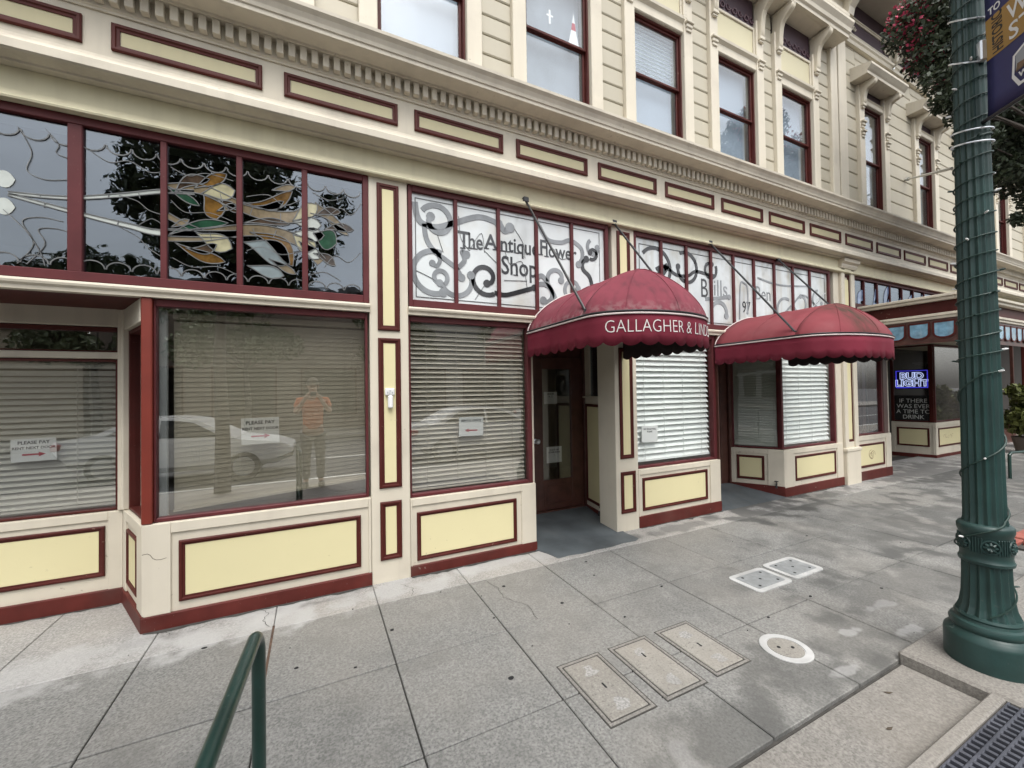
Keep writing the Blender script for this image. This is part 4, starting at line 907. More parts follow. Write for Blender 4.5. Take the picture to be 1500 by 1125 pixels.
# ------------------------------------------------------------------ awnings
def awning(Xc, a, s, e, z0, h, n, nn, cloth, label, text=None, rods=(), val=.245):
    t = thing('awning', (Xc, 0, z0), label, 'awning', 'domed maroon awnings over the shop entrances')
    prf = lambda r: h * max(0, 1 - r ** n) ** (1 / n)
    def plan(th, r=1.0):
        c, s_ = math.cos(th), math.sin(th); return (Xc - a * r * c, -s - e * r * s_ ** (2 / nn))
    m_ = M(); NT = 40; rows = []
    rr = [1 - (1 - i / 12) ** 1.7 for i in range(13)]     # rings from rim... dense at rim
    rr = [math.sin(math.pi / 2 * i / 14) for i in range(15)]
    # half-barrel part
    NB = 36; NY = 8; g0 = len(m_.v); V = []
    us = [-math.cos(math.pi * i / NB) for i in range(NB + 1)]
    for j in range(NY + 1):
        y = -s * j / NY; sagk = .012 * math.sin(math.pi * j / NY)
        for u in us: V.append((Xc + a * u, y, z0 + prf(abs(u)) * (1 - sagk)))
    F = [((j + 1) * (NB + 1) + i, (j + 1) * (NB + 1) + i + 1, j * (NB + 1) + i + 1, j * (NB + 1) + i) for j in range(NY) for i in range(NB)]
    m_.add(V, F)
    V = []; 
    for r in rr:
        for k in range(NT + 1):
            x, y = plan(math.pi * k / NT, r); V.append((x, y, z0 + prf(r) - .010 * math.sin(math.pi * r) * abs(math.sin(4 * math.pi * k / NT))))
    F = [(i * (NT + 1) + k, (i + 1) * (NT + 1) + k, (i + 1) * (NT + 1) + k + 1, i * (NT + 1) + k + 1) for i in range(len(rr) - 1) for k in range(NT)]
    m_.add(V, F)
    cn_ = m_.build('canopy', cloth, t, True)
    # rim path along the bottom edge
    path = [(Xc - a, -s * i / 8) for i in range(8)] + [plan(math.pi * k / 60) for k in range(61)] + [(Xc + a, -s * (1 - i / 8)) for i in range(1, 9)]
    cum = [0.0]
    for i in range(1, len(path)): cum.append(cum[-1] + math.dist(path[i], path[i - 1]))
    T = cum[-1]
    def at(d):
        d = min(max(d, 0), T - 1e-6)
        for i in range(1, len(cum)):
            if cum[i] >= d: break
        q = (d - cum[i - 1]) / (cum[i] - cum[i - 1] or 1); p = path[i - 1]; b = path[i]; dx, dy = b[0] - p[0], b[1] - p[1]; L = math.hypot(dx, dy) or 1
        return (p[0] + dx * q, p[1] + dy * q), (dy / L, -dx / L)      # point, outward normal
    ns = max(8, round(T / .135)); N = ns * 8; V = []; 
    for i in range(N + 1):
        d = T * i / N; p, o_ = at(d); sc_ = val - .030 * (1 - abs(math.sin(math.pi * ns * i / N)) ** .8)
        for q in (0, .33, .66, 1):
            wv = .010 * math.sin(d * 9.0) * q + .006 * math.sin(d * 23 + 1) * q
            V.append((p[0] + o_[0] * (.002 + wv), p[1] + o_[1] * (.002 + wv), z0 - .004 - sc_ * q))
    F = [(i * 4 + q, i * 4 + q + 1, (i + 1) * 4 + q + 1, (i + 1) * 4 + q) for i in range(N) for q in range(3)]
    vl = M().add(V, F).build('valance', canvas, t, True)
    for o in (cn_, vl):
        o.data.materials.append(underside); md = o.modifiers.new('thickness', 'SOLIDIFY'); md.thickness = .005; md.offset = -1 if o is vl else -1; md.material_offset = 1
    pp = [at(T * i / 120) for i in range(121)]
    M().tube([(p[0] + o_[0] * .008, p[1] + o_[1] * .008, z0 - .012) for p, o_ in pp], .0065, 6).build('piping', piping, t)
    M().tube([(p[0] + o_[0] * .006, p[1] + o_[1] * .006, z0 + .006) for p, o_ in pp], .0075, 6).build('frame_bar', blackm, t)
    M().tube([(Xc + a * u, -.004, z0 + prf(abs(u)) + .003) for u in us], .006, 6).build('wall_rim', piping if True else cloth, t)
    for f_ in (.25, .5, .75):
        th = math.pi * f_; q = []
        for r in rr: x, y = plan(th, r); q.append((x, y, z0 + prf(r) + .002 - .010 * math.sin(math.pi * r) * abs(math.sin(4 * th))))
        M().tube(q, .004, 5).build('seam', cloth, t)
    for yy in (-s * .5,):
        M().tube([(Xc + a * u, yy, z0 + prf(abs(u)) + .0) for u in us], .004, 5).build('seam', cloth, t)
    for (xa, za, xe_, ye_) in rods:
        r_ = M().tube([(xa, -.03, za), (xe_, ye_, z0 + .035)], .011, 8)
        r_.cbox(xa - .03, xa + .03, -.05, -.012, za - .02, za + .03, .006); r_.tube([(xe_, ye_, z0 + .06), (xe_, ye_ + .0, z0 + .0)], .018, 8)
        r_.build('support_rod', blackm, t)
    if text:
        sz, wid = text[1], text[2]; vs_, fs = text_geo(text[0], sz, 'CENTER', .003, -.0022, 0)
        xm = max(v[0] for v in vs_); sx = wid / 2 / xm
        d0 = T / 2 + text[3]
        def mp(x, z, dth):
            p, o_ = at(d0 + x * sx); d = d0 + x * sx; q = max(0, min(1, (text[4] - z) / val))
            wv = .010 * math.sin(d * 9.0) * q + .006 * math.sin(d * 23 + 1) * q
            return (p[0] + o_[0] * (.0045 + wv + dth * .5), p[1] + o_[1] * (.0045 + wv + dth * .5), z0 - text[4] + z)
        M().add([mp(*v) for v in vs_], fs).build('lettering', ltr, t)['kind'] = 'stuff'
    return t
awning(2.48, .60, .90, .41, 2.165, .44, 1.52, 2.25, canvas1, 'maroon domed awning lettered in white over the first entrance', ('GALLAGHER & LINDSEY', .135, 1.20, .0, .150), rods=((1.865, 3.45, 1.905, -.92), (2.955, 3.41, 3.05, -.92)))
awning(5.33, .765, .953, .41, 2.128, .405, 1.50, 2.6, canvas2, 'plain maroon domed awning with a dark algae stain over the second entrance', rods=((4.48, 3.41, 4.60, -.95), (5.88, 3.38, 6.06, -.95)))
awr = thing('steel_brace', (6.9, -.02, 2.9), 'thin grey steel brace on the transom above the second awning', 'brace')
M().tube([(6.35, -.03, 2.52), (7.05, -.02, 3.02)], .008, 6).build('brace_rod', steel, awr)

# ------------------------------------------------------------------ signs at the bar
neon = thing('neon_sign', tuple(XB @ Vector((.35, 0, 1.7))), 'blue and white neon beer sign glowing in the bar side window', 'neon sign')
nb = emis('neon_blue', (.07, .06, .8), .75); nw = emis('neon_white', (.60, .68, 1.0), .85)
bx_ = M(XB).cbox(.06, .62, .075, .10, 1.50, 1.93, .01); bx_.build('backing', mat('neon_backing', (.012, .012, .06), .4), neon)
m_ = M(XB)
for q in ([(.09, .072, 1.53), (.59, .072, 1.53), (.59, .072, 1.90), (.09, .072, 1.90), (.09, .072, 1.53)],): m_.tube(q, .010, 6)
m_.build('border_tube', nb, neon)
for s_, sz, x, z in (('BUD', .19, .34, 1.725), ('LIGHT', .19, .34, 1.565)):
    vs_, fs = text_geo(s_, sz, 'CENTER', 0, .006, 0, .0062); M(XB).add([(x + a * 1.0, .070 - c, z + b) for a, b, c in vs_], fs).build('letter_tube', nw, neon)
cb = thing('chalkboard', tuple(XB @ Vector((.35, .09, .8))), 'black chalkboard lettered in white chalk below the neon sign', 'chalkboard')
M(XB).cbox(.04, .66, .08, .10, .80, 1.36, .006).build('board', mat('chalkboard_slate', (.018, .018, .02), .7, .3, 4), cb)
m_ = M(XB)
for i, s in enumerate(('IF THERE', 'WAS EVER', 'A TIME TO', 'DRINK')): m_.text(s, .125, .35, 1.20 - i * .118, .079, 'CENTER', .002, sx=.92)
m_.build('lettering', mat('chalk', (.85, .85, .83), .9), cb)

# ------------------------------------------------------------------ flag poles on the right facade
def flagpole(p0, p1, lab):
    t = thing('flagpole', p0, lab, 'flagpole'); a, b = Vector(p0), Vector(p1)
    M().tube([a + (b - a) * .04, b], [.016, .024], 10).build('pole', mat('pole_white', (.55, .54, .50), .4), t)
    M().tube([a, a + (b - a) * .06], .030, 10).build('socket', steel, t)
flagpole((9.49, .03, 7.33), (9.05, -.70, 7.42), 'pale flagpole rising from the frieze above the first hooded window')
flagpole((9.95, .03, 5.42), (9.35, -.75, 5.10), 'grey pole standing out from the siding beside the second hooded window')

# ------------------------------------------------------------------ lamp post
LX, LY, LZ = 3.285, -2.615, .092
lp = thing('street_lamp', (LX, LY, LZ), 'dark green fluted cast iron lamp post standing on the kerb', 'lamp post')
flute = lambda k, dep: (lambda a, z: 1 - dep * (.5 - .5 * math.cos(k * a)) ** .7)
M().lathe([(.0, -.02), (.172, -.02), (.172, .135), (.168, .15), (.155, .165), (.150, .172)], (LX, LY, LZ), 64).build('base_drum', lampg, lp, True)
M().lathe([(.15, .172), (.142, .18), (.148, .192), (.15, .205), (.142, .222), (.128, .228), (.124, .24), (.128, .25), (.122, .262)], (LX, LY, LZ), 64).build('base_torus', lampg, lp, True)
def shaft(name, prof, k=16, dep=.12):
    pr = []
    for i in range(len(prof) - 1):
        for j in range(6): t = j / 6; pr.append((prof[i][0] + (prof[i + 1][0] - prof[i][0]) * t, prof[i][1] + (prof[i + 1][1] - prof[i][1]) * t))
    pr.append(prof[-1]); M().lathe(pr, (LX, LY, LZ), 160, flute(k, dep)).build(name, lampg, lp, True)
shaft('lower_shaft', [(.122, .262), (.108, .30), (.099, .36), (.095, .44), (.0935, .535)])
cl = M().lathe([(.094, .535), (.104, .54), (.106, .555), (.100, .565), (.098, .58), (.100, .592), (.100, .69), (.104, .70), (.108, .715), (.108, .735), (.102, .745), (.088, .752)], (LX, LY, LZ), 64).build('collar', lampg, lp, True)
for k in range(6):
    a = 2 * math.pi * k / 6 + R(205); c, s = math.cos(a), math.sin(a)
    Xr = Matrix(((-s, c, 0, LX), (c, s, 0, LY), (0, 0, 1, LZ), (0, 0, 0, 1)))
    rs = M(Xr).lathe([(.0, 0)] + [(0.0, 0)], n=3) if False else M(Xr)
    for q in range(8):
        b = 2 * math.pi * q / 8; rs.tube([(.0, .098, .641), (.016 * math.cos(b), .107, .641 + .016 * math.sin(b)), (.027 * math.cos(b), .103, .641 + .027 * math.sin(b))], [.006, .008, .004], 6)
    rs.tube([(.034 * math.cos(b), .100, .641 + .034 * math.sin(b)) for b in [2 * math.pi * i / 20 for i in range(21)]], .005, 6)
    rs.build('rosette', lampg, cl)
    for q in range(5):
        aa = a + R(30) + R((q - 2) * 6.2); M().box(-.003, .003, .098, .106, .60, .685).build  # noqa
        Xq = Matrix(((-math.sin(aa), math.cos(aa), 0, LX), (math.cos(aa), math.sin(aa), 0, LY), (0, 0, 1, LZ), (0, 0, 0, 1)))
        M(Xq).cbox(-.0035, .0035, .096, .1055, .602, .684, .002).build('fin', lampg, cl)
shaft('shaft', [(.0, .745), (.088, .752), (.083, .78), (.081, 1.0), (.0775, 1.6), (.072, 2.4), (.064, 3.4), (.060, 4.3)])
ls = thing('string_lights', (LX, LY, LZ + .3), 'green cable of string lights wound round the lamp post', 'string lights')
def shaft_r(z): return np.interp(z, [.26, .30, .36, .44, .53, .54, .75, .78, 1.0, 1.6, 2.4, 3.4, 4.3], [.124, .11, .101, .096, .095, .112, .112, .085, .083, .0795, .074, .066, .062])
pts = []; bulbs = []; z = .28; a = R(200)
while z < 4.2:
    r = float(shaft_r(z)) + .003; pts.append((LX + r * math.cos(a), LY + r * math.sin(a), LZ + z))
    pitch = .42 if z < 1.55 else .107
    pitch *= 1 + .12 * math.sin(a * .37)
    a += R(12); z += pitch * 12 / 360
M().tube(pts, .0042, 5).build('cable', wiregreen, ls)
bm = M()
for i in range(9, len(pts), 17):
    p = Vector(pts[i]); o = Vector((p.x - LX, p.y - LY, 0)).normalized()
    M().tube([p, p + o * .014 + Vector((0, 0, .003)), p + o * .024 + Vector((0, 0, .004))], [.005, .0055, .003], 6).build('bulb', white if (i // 17) % 2 else wiregreen, ls)

# banner on its brackets
bd = Vector((-.56, -.83, 0)).normalized(); bn_ = thing('street_banner', (LX, LY, 3.3), 'navy and gold street banner strapped to the lamp post', 'banner')
XBn = Matrix(((bd.x, -bd.y, 0, LX), (bd.y, bd.x, 0, LY), (0, 0, 1, 0), (0, 0, 0, 1)))
navy = mat('banner_navy', (.030, .030, .115), .55, .1, 3); gold = mat('banner_gold', (.36, .21, .055), .55, .06, 3); bwhite = mat('banner_white', (.74, .74, .74), .55, .04, 3)
sb = M(XBn); V = []; nx, nz = 14, 14
for j in range(nz + 1):
    for i in range(nx + 1):
        u = .085 + .62 * i / nx; v = 3.02 + 1.28 * j / nz; V.append((u, .012 * math.sin(u * 9 + v * 2.0) * (.3 + .7 * (1 - j / nz)), v))
sb.add(V, [(j * (nx + 1) + i, j * (nx + 1) + i + 1, (j + 1) * (nx + 1) + i + 1, (j + 1) * (nx + 1) + i) for j in range(nz) for i in range(nx)])
sbo = sb.build('sheet', navy, bn_, True); md = sbo.modifiers.new('thickness', 'SOLIDIFY'); md.thickness = .003; md.offset = 0
def bxf(off):
    return lambda u, v, d: (u, .012 * math.sin(u * 9 + v * 2.0) * (.3 + .7 * (1 - (v - 3.02) / 1.28)) - off - d, v)
def bpoly(name, q, mt, off):
    m_ = M(XBn); f = bxf(off); n = len(q); m_.add([f(u, v, 0) for u, v in q], [tuple(range(n))]); m_.build(name, mt, bn_)
def grid(name, u0, u1, v0, v1, mt, off, k=8):
    m_ = M(XBn); f = bxf(off); m_.add([f(u0 + (u1 - u0) * i / k, v, 0) for v in (v0, v1) for i in range(k + 1)], [(i, i + 1, k + 2 + i, k + 1 + i) for i in range(k)]); m_.build(name, mt, bn_)
grid('gold_band', .088, .70, 3.315, 3.53, gold, .0035)
def btext(name, s, sz, u, v, mt, off=.005, rot=False, sx=1.0):
    m_ = M(XBn); f = bxf(off); vs_, fs = text_geo(s, sz, 'LEFT', .0008, .0012, 0)
    m_.add([f(u - b, v + a * sx, c) if rot else f(u + a * sx, v + b, c) for a, b, c in vs_], fs); m_.build(name, mt, bn_)
btext('lettering', 'WEBSTER', .115, .20, 3.430, bwhite, sx=.88); btext('lettering', 'STREET', .115, .20, 3.330, bwhite, sx=1.02)
btext('lettering', 'HISTORIC', .075, .172, 3.325, ink, rot=True, sx=.62); btext('lettering', 'TO', .05, .105, 3.545, bwhite, sx=.9); btext('lettering', 'WELCOME', .10, .12, 3.64, gold)
hs_ = [(.205, 3.135), (.215, 3.24), (.36, 3.30), (.56, 3.28), (.60, 3.10), (.235, 3.075)]
m_ = M(XBn); f = bxf(.0045); n = len(hs_)
inn = [(.385 + (u - .385) * .93, 3.19 + (v - 3.19) * .86) for u, v in hs_]
m_.add([f(u, v, 0) for u, v in hs_ + inn], [(i, (i + 1) % n, n + (i + 1) % n, n + i) for i in range(n)]); m_.build('badge_outline', bwhite, bn_)
bpoly('badge_sky', [(.225, 3.16), (.23, 3.235), (.36, 3.285), (.54, 3.265), (.56, 3.20), (.40, 3.20)], mat('badge_grey', (.33, .35, .38), .6), .0048)
bpoly('badge_houses', [(.225, 3.15), (.235, 3.19), (.27, 3.185), (.29, 3.215), (.32, 3.20), (.34, 3.235), (.38, 3.22), (.41, 3.25), (.45, 3.22), (.5, 3.24), (.55, 3.2), (.55, 3.165), (.4, 3.165)], mat('badge_brown', (.16, .10, .06), .6, .5, 60), .0052)
btext('lettering', 'WEST ALAMEDA', .036, .24, 3.115, bwhite, off=.0055, sx=1.1)
for zc in (3.38, 3.62, 2.99, 2.92):
    r = float(shaft_r(zc - LZ)) + .009; tl = .05 if zc > 3.1 else .02
    M().tube([(LX + r * math.cos(a), LY + r * math.sin(a), zc + tl * math.cos(a - R(60))) for a in [2 * math.pi * i / 28 for i in range(29)]], .0045, 6).build('strap', steel, bn_)
for zc in (3.005, 4.31):
    M(XBn).tube([(.06, 0, zc), (.74, 0, zc)], .010, 8).build('arm', blackm, bn_)
M(XBn).cbox(.058, .09, -.02, .02, 3.33, 3.44, .006).build('bracket', steel, bn_)

# ------------------------------------------------------------------ handrail, grate, lids
hr = thing('handrail', (-.156, -2.055, .0), 'dark green pipe handrail bending down to the steps in the foreground', 'handrail')
def bend(p, q, r, n=7):
    return p, q
pth = [(-.155, -2.055, -.05), (-.155, -2.055, .84)] + [(-.155 - .006 * i / 6, -2.055 - .05 * (1 - math.cos(a)), .84 + .05 * math.sin(a)) for i, a in [(i, R(15 * i)) for i in range(1, 7)]]
pth += [(-.195, -2.55, .888), (-.215, -2.80, .886)]
pth = pth + [(-.217, -2.83, .88), (-.218, -2.85, .85), (-.218, -2.852, .08)]
M().tube(pth, .0185, 18).build('rail', railg, hr, True)
M().tube([(-.155, -2.055, .30), (-.218, -2.852, .30)], .011, 12).build('middle_rail', railg, hr, True)
for p in ((-.155, -2.055, ZS), (-.218, -2.852, .088)): M().lathe([(0, 0), (.04, 0), (.04, .006), (.018, .010), (.017, .02)], p, 16).build('foot_flange', railg, hr)
hr2 = thing('handrail', (10.6, -1.9, .0), 'far dark green handrail beyond the lamp post', 'handrail')
M().tube([(10.2, -1.05, ZS), (10.2, -1.05, .42), (10.25, -1.06, .46), (12.8, -1.62, .46), (12.85, -1.63, .42), (12.85, -1.63, ZS)], .022, 10).build('rail', railg, hr2, True)

gm = mat('grate_steel', (.13, .135, .16), .4, .25, 8, metal=.5, dirt=.3, dirtc=(.06, .055, .05)); pit = mat('pit_dark', (.01, .01, .011), .9)
gr = thing('floor_grate', (2.2, -3.0, .09), 'blue grey steel grate with raised slots set in the kerb corner', 'grate')
M().box(1.456, 2.962, -3.346, -2.757, -.1, .060).build('pit', pit, gr)
gb = M(); ny = 13; py = .585 / ny; nxg = 36; pxg = 1.50 / nxg
for j in range(ny + 1): gb.cbox(1.456, 2.962, -3.345 + j * py - .006, -3.345 + j * py + .006 - (.004 if j == ny else 0), .062, .084, .002)
for i in range(nxg + 1): 
    for j in range(ny): 
        x = 1.462 + i * pxg + (pxg / 2 if j % 2 else 0)
        if x < 2.945: gb.box(x, x + .017, -3.345 + j * py + .0061, -3.345 + (j + 1) * py - .0061, .066, .0865)
gb.build('grating', gm, gr)['kind'] = 'stuff'

def rect_lid(x0, x1, y0, y1, lab, seed):
    t = thing('utility_cover', ((x0 + x1) / 2, (y0 + y1) / 2, ZS), lab, 'utility cover', 'concrete utility covers set in the pavement')
    M().frame(0, 1, 0, 1, 0, 0, (0, 0, 0, 0))
    f = M(); w_ = .016
    f.cbox(x0, x1, y0, y0 + w_, ZS - .02, ZS + .005, .002).cbox(x0, x1, y1 - w_, y1, ZS - .02, ZS + .005, .002).cbox(x0, x0 + w_, y0 + w_ + .0005, y1 - w_ - .0005, ZS - .02, ZS + .005, .002).cbox(x1 - w_, x1, y0 + w_ + .0005, y1 - w_ - .0005, ZS - .02, ZS + .005, .002)
    f.build('frame', conc_step, t)
    M().box(x0 - .006, x1 + .006, y0 - .006, y1 + .006, ZS - .02, ZS + .0028).build('gap', joint, t)
    M().cbox(x0 + w_ + .008, x1 - w_ - .008, y0 + w_ + .008, y1 - w_ - .008, ZS - .015, ZS + .007, .004).build('lid', conc_lid, t)
    q = random.Random(seed); xm = (x0 + x1) / 2; h = M()
    yc = y0 + (y1 - y0) * q.uniform(.45, .7); h.cbox(xm - .006, xm + .006, yc - .02, yc + .02, ZS, ZS + .0085, .002); h.build('lifting_slot', pit, t)
    for yy in (y0 + .09, y1 - .11):
        n = 10; rx = q.uniform(.025, .045); M().plate([(xm + q.uniform(-.02, .02) + rx * math.cos(2 * math.pi * k / n), yy + rx * math.sin(2 * math.pi * k / n)) for k in range(n)], ZS, ZS + .0078).build('cast_mark', conc_apron, t)
rect_lid(1.220, 1.497, -1.980, -1.523, 'worn concrete utility cover nearest the steps, first of the three in a row', 1)
rect_lid(1.577, 1.858, -1.980, -1.527, 'worn concrete utility cover in the middle of the row of three', 2)
rect_lid(1.948, 2.222, -1.975, -1.530, 'worn concrete utility cover of the three closest to the round cover', 3)
wfr = mat('white_cover_frame', (.44, .44, .43), .7, .15, 8, dirt=.85, dirtc=(.22, .215, .205), chips=.8, chipc=(.2, .195, .185)); gplate = mat('grey_cover_plate', (.24, .25, .25), .5, .2, 20, bump=.4, bsc=200)
def rrect(x0, x1, y0, y1, r, n=5):
    return [(cx + r * math.cos(a0 + math.pi / 2 * k / n), cy_ + r * math.sin(a0 + math.pi / 2 * k / n)) for cx, cy_, a0 in ((x1 - r, y1 - r, 0), (x0 + r, y1 - r, math.pi / 2), (x0 + r, y0 + r, math.pi), (x1 - r, y0 + r, 1.5 * math.pi)) for k in range(n + 1)]
def white_cover(x0, x1, y0, y1, lab):
    t = thing('utility_cover', ((x0 + x1) / 2, (y0 + y1) / 2, ZS), lab, 'utility cover', 'white framed utility covers')
    M().plate(rrect(x0, x1, y0, y1, .045), ZS - .01, ZS + .006).build('frame', wfr, t)
    M().plate(rrect(x0 + .045, x1 - .045, y0 + .04, y1 - .04, .015), ZS, ZS + .0085).build('plate', gplate, t)
    m_ = M()
    for x, y in ((x0 + .1, y0 + .07), (x1 - .1, y0 + .07), (x0 + .1, y1 - .07), (x1 - .1, y1 - .07), ((x0 + x1) / 2, (y0 + y1) / 2)): m_.lathe([(0, 0), (.011, 0), (.011, .0095), (0, .0096)], (x, y, ZS), 8)
    m_.build('bolt', pit, t)
white_cover(3.020, 3.446, -1.527, -1.243, 'white framed grey cover set against the slab joint, left one of the pair')
white_cover(3.487, 3.900, -1.520, -1.226, 'white framed grey cover nearer the corner shop window, right one of the pair')
t = thing('utility_cover', (2.515, -2.0, ZS), 'round utility cover with a white rim in the wet part of the pavement', 'utility cover')
M().lathe([(0, -.01), (.138, -.01), (.138, .004), (.134, .006), (.100, .006), (.100, .003), (0, .003)], (2.515, -2.0, ZS), 40).build('rim', wfr, t)
M().lathe([(0, 0), (.094, 0), (.094, .006), (0, .0065)], (2.515, -2.0, ZS), 40).build('lid', conc_lid, t)
m_ = M(); [m_.lathe([(0, 0), (.010, 0), (.010, .0085), (0, .0086)], (2.515 + dx, -2.0 + dy, ZS), 8) for dx, dy in ((-.035, .02), (.035, -.02))]; m_.build('lifting_hole', pit, t)['kind'] = 'stuff'
# gum spots and small debris
gum = M(); q = random.Random(5)
for x, y, r in ((.45, -.72, .014), (.95, -1.48, .016), (1.35, -.52, .014), (1.62, -.95, .013), (-.1, -.85, .012), (2.1, -.7, .010), (2.45, -1.1, .010), (3.3, -1.72, .012), (-.62, -.38, .014), (.2, -1.0, .009), (2.75, -1.75, .011), (1.9, -1.3, .008), (3.9, -1.9, .012), (2.2, -.45, .012), (1.1, -.9, .008), (4.6, -1.0, .012)) + tuple((q.uniform(-1.5, 7), q.uniform(-2.3, -.2), q.uniform(.003, .006)) for _ in range(26)):
    gum.plate([(x + r * (1 + q.uniform(-.3, .3)) * math.cos(k * math.pi / 4), y + .75 * r * math.sin(k * math.pi / 4)) for k in range(8)], ZS - .004, ZS + .0035)
o = gum.build('pavement_litter', pit); tag(o, kind='stuff')
o['label'] = 'dark gum spots and crumbs on the pavement'; o['category'] = 'litter'
lf = M()
for x, y in ((2.35, -2.55, ), (1.5, -2.5), (2.62, -2.44)):
    a = q.uniform(0, 3); lf.add([(x + .022 * math.cos(a), y + .022 * math.sin(a), .034), (x - .008 * math.sin(a), y + .008 * math.cos(a), .031), (x - .022 * math.cos(a), y - .022 * math.sin(a), .036), (x + .008 * math.sin(a), y - .008 * math.cos(a), .032)], [(0, 1, 2, 3)])
o = lf.build('fallen_leaves', mat('dead_leaf', (.06, .045, .03), .8)); tag(o, 'dead leaves on the concrete step', 'leaves', kind='stuff')
# brick bed at the kerb beyond the lamp
bb = thing('brick_planting_bed', (6.6, -2.2, ZS), 'red brick edged bed at the kerb beyond the lamp post', 'planting bed')
brickm = mat('red_brick', (.26, .07, .05), .8, .25, 6, dirt=.4, dirtc=(.3, .22, .18), objvar=.15, bump=.3)
M().box(5.9, 7.9, -2.9, -2.0, 0, .06).build('bedding', joint, bb)
for r_ in range(4):
    for c_ in range(9): M().cbox(5.93 + c_ * .215 + (.1 if r_ % 2 else 0), 5.93 + c_ * .215 + .20 + (.1 if r_ % 2 else 0), -2.10 - r_ * .115, -2.00 - r_ * .115, .03, .095 + rnd.uniform(-.006, .006), .006).build('brick', brickm, bb)

# ------------------------------------------------------------------ plants and trees
def leaf_mat(name, c, var=.5):
    m = mat(name, c, .55, var, 2.5, spec=.4)
    n, l, noise, mr, mix, b, g, cc = TOOLS[name]
    f = noise(38, 2); c2 = mix(mr(f.outputs['Fac'], .35, .65, 0, 1), tuple(x * .5 for x in c), tuple(x * 1.7 for x in c)); l(mix(.6, cc, c2), b.inputs['Base Color'])
    return m
leafb = leaf_mat('bright_tree_leaf', (.065, .085, .034)); leafg = leaf_mat('tree_leaf', (.026, .038, .018)); bark = mat('bark', (.06, .05, .042), .9, .3, 12, bump=.6, bsc=40)
pinkm = leaf_mat('pink_blossom', (.38, .035, .085), .3)
def leaf_cloud(name, clumps, n, size, mt, parent, seed, flat=.5):
    g = np.random.default_rng(seed); cs = np.array([c[:3] for c in clumps]); rs = np.array([c[3] for c in clumps]); pk = g.choice(len(cs), n, p=rs ** 2 / (rs ** 2).sum())
    d = g.normal(size=(n, 3)); d /= np.linalg.norm(d, axis=1)[:, None]; p = cs[pk] + d * (rs[pk] * g.random(n) ** .45)[:, None] * np.array([1, 1, .8])
    t = g.normal(size=(n, 3)); t /= np.linalg.norm(t, axis=1)[:, None]; nn = d * .5 + g.normal(size=(n, 3)); s = np.cross(t, nn); s /= np.linalg.norm(s, axis=1)[:, None]
    sz = size * (.6 + .8 * g.random(n))[:, None]; up = np.cross(s, t)
    V = np.stack([p - t * sz, p + s * sz * flat + up * sz * .12, p + t * sz, p - s * sz * flat + up * sz * .12], 1).reshape(-1, 3)
    me = bpy.data.meshes.new(name); me.vertices.add(len(V)); me.vertices.foreach_set('co', V.astype(np.float32).ravel())
    me.loops.add(4 * n); me.loops.foreach_set('vertex_index', np.arange(4 * n, dtype=np.int32)); me.polygons.add(n)
    me.polygons.foreach_set('loop_start', np.arange(0, 4 * n, 4, dtype=np.int32)); me.polygons.foreach_set('loop_total', np.full(n, 4, np.int32))
    me.update(); me.validate(); me.materials.append(mt); return link(name, me, parent)
def tree(base, trunk, clumps, n, size, lab, seed, flowers=None, r0=.11):
    t = thing('street_tree', base, lab, 'tree'); M().tube(trunk, [r0 * (1 - .45 * i / (len(trunk) - 1)) for i in range(len(trunk))], 12).build('trunk', bark, t, True)
    top = Vector(trunk[-1]); br = M(); q = random.Random(seed)
    for c in clumps:
        c_ = Vector(c[:3]); m1 = top.lerp(c_, .5) + Vector((q.uniform(-.15, .15), q.uniform(-.15, .15), q.uniform(-.1, .2))); br.tube([top, m1, c_], [r0 * .28, r0 * .14, r0 * .04], 6)
    br.build('limbs', bark, t, True); leaf_cloud('crown', clumps, n, size, leafg if flowers else leafb, t, seed)
    if flowers: leaf_cloud('blossoms', flowers, 1500, .026, pinkm, t, seed + 1, .7)
g = np.random.default_rng(3)
cl1 = [(7.35, -1.1, 6.45, .42), (7.5, -1.15, 6.0, .32), (7.45, -1.25, 5.62, .24), (7.9, -1.3, 6.6, .5), (7.42, -1.3, 5.30, .20), (7.62, -1.4, 5.1, .20), (8.0, -1.45, 5.6, .42), (8.6, -1.6, 5.15, .5), (9.0, -1.6, 4.75, .38), (8.5, -1.5, 4.55, .30), (8.9, -1.5, 6.2, .7), (9.8, -1.5, 5.5, .6), (8.2, -2.2, 6.6, .7), (9.3, -2.3, 5.9, .7), (9.4, -1.6, 4.25, .22), (9.1, -1.5, 3.95, .14), (8.0, -1.4, 4.85, .26), (10.2, -2.0, 6.5, .7), (9.7, -1.4, 4.7, .35)]
fl1 = [(7.15, -1.05, 6.5, .26), (7.3, -1.05, 6.3, .24), (7.5, -1.05, 6.05, .22), (7.72, -1.1, 6.0, .18), (7.8, -1.1, 6.7, .3), (7.85, -1.15, 5.75, .14), (8.6, -1.4, 6.5, .5)]
tree((9.0, -2.9, .09), [(9.0, -2.9, -.1), (9.02, -2.88, 1.2), (8.95, -2.8, 2.4), (8.9, -2.5, 3.6), (8.7, -2.1, 4.5)], cl1, 42000, .034, 'street tree with dark leaves and crimson blossom hanging behind the lamp post', 11, fl1)
cl2 = [(-1.35 + .9 * math.cos(a) * s, -4.35 + .7 * math.sin(a) * s, z, .55) for a, s, z in [(i * 1.9, .55 + .5 * ((i * 37) % 10) / 10, 3.7 + .17 * i) for i in range(14)]] + [(.1, -4.3, 4.3, .4), (-2.3, -4.3, 4.6, .45), (-.3, -4.5, 3.75, .35), (.35, -4.2, 4.9, .3)]
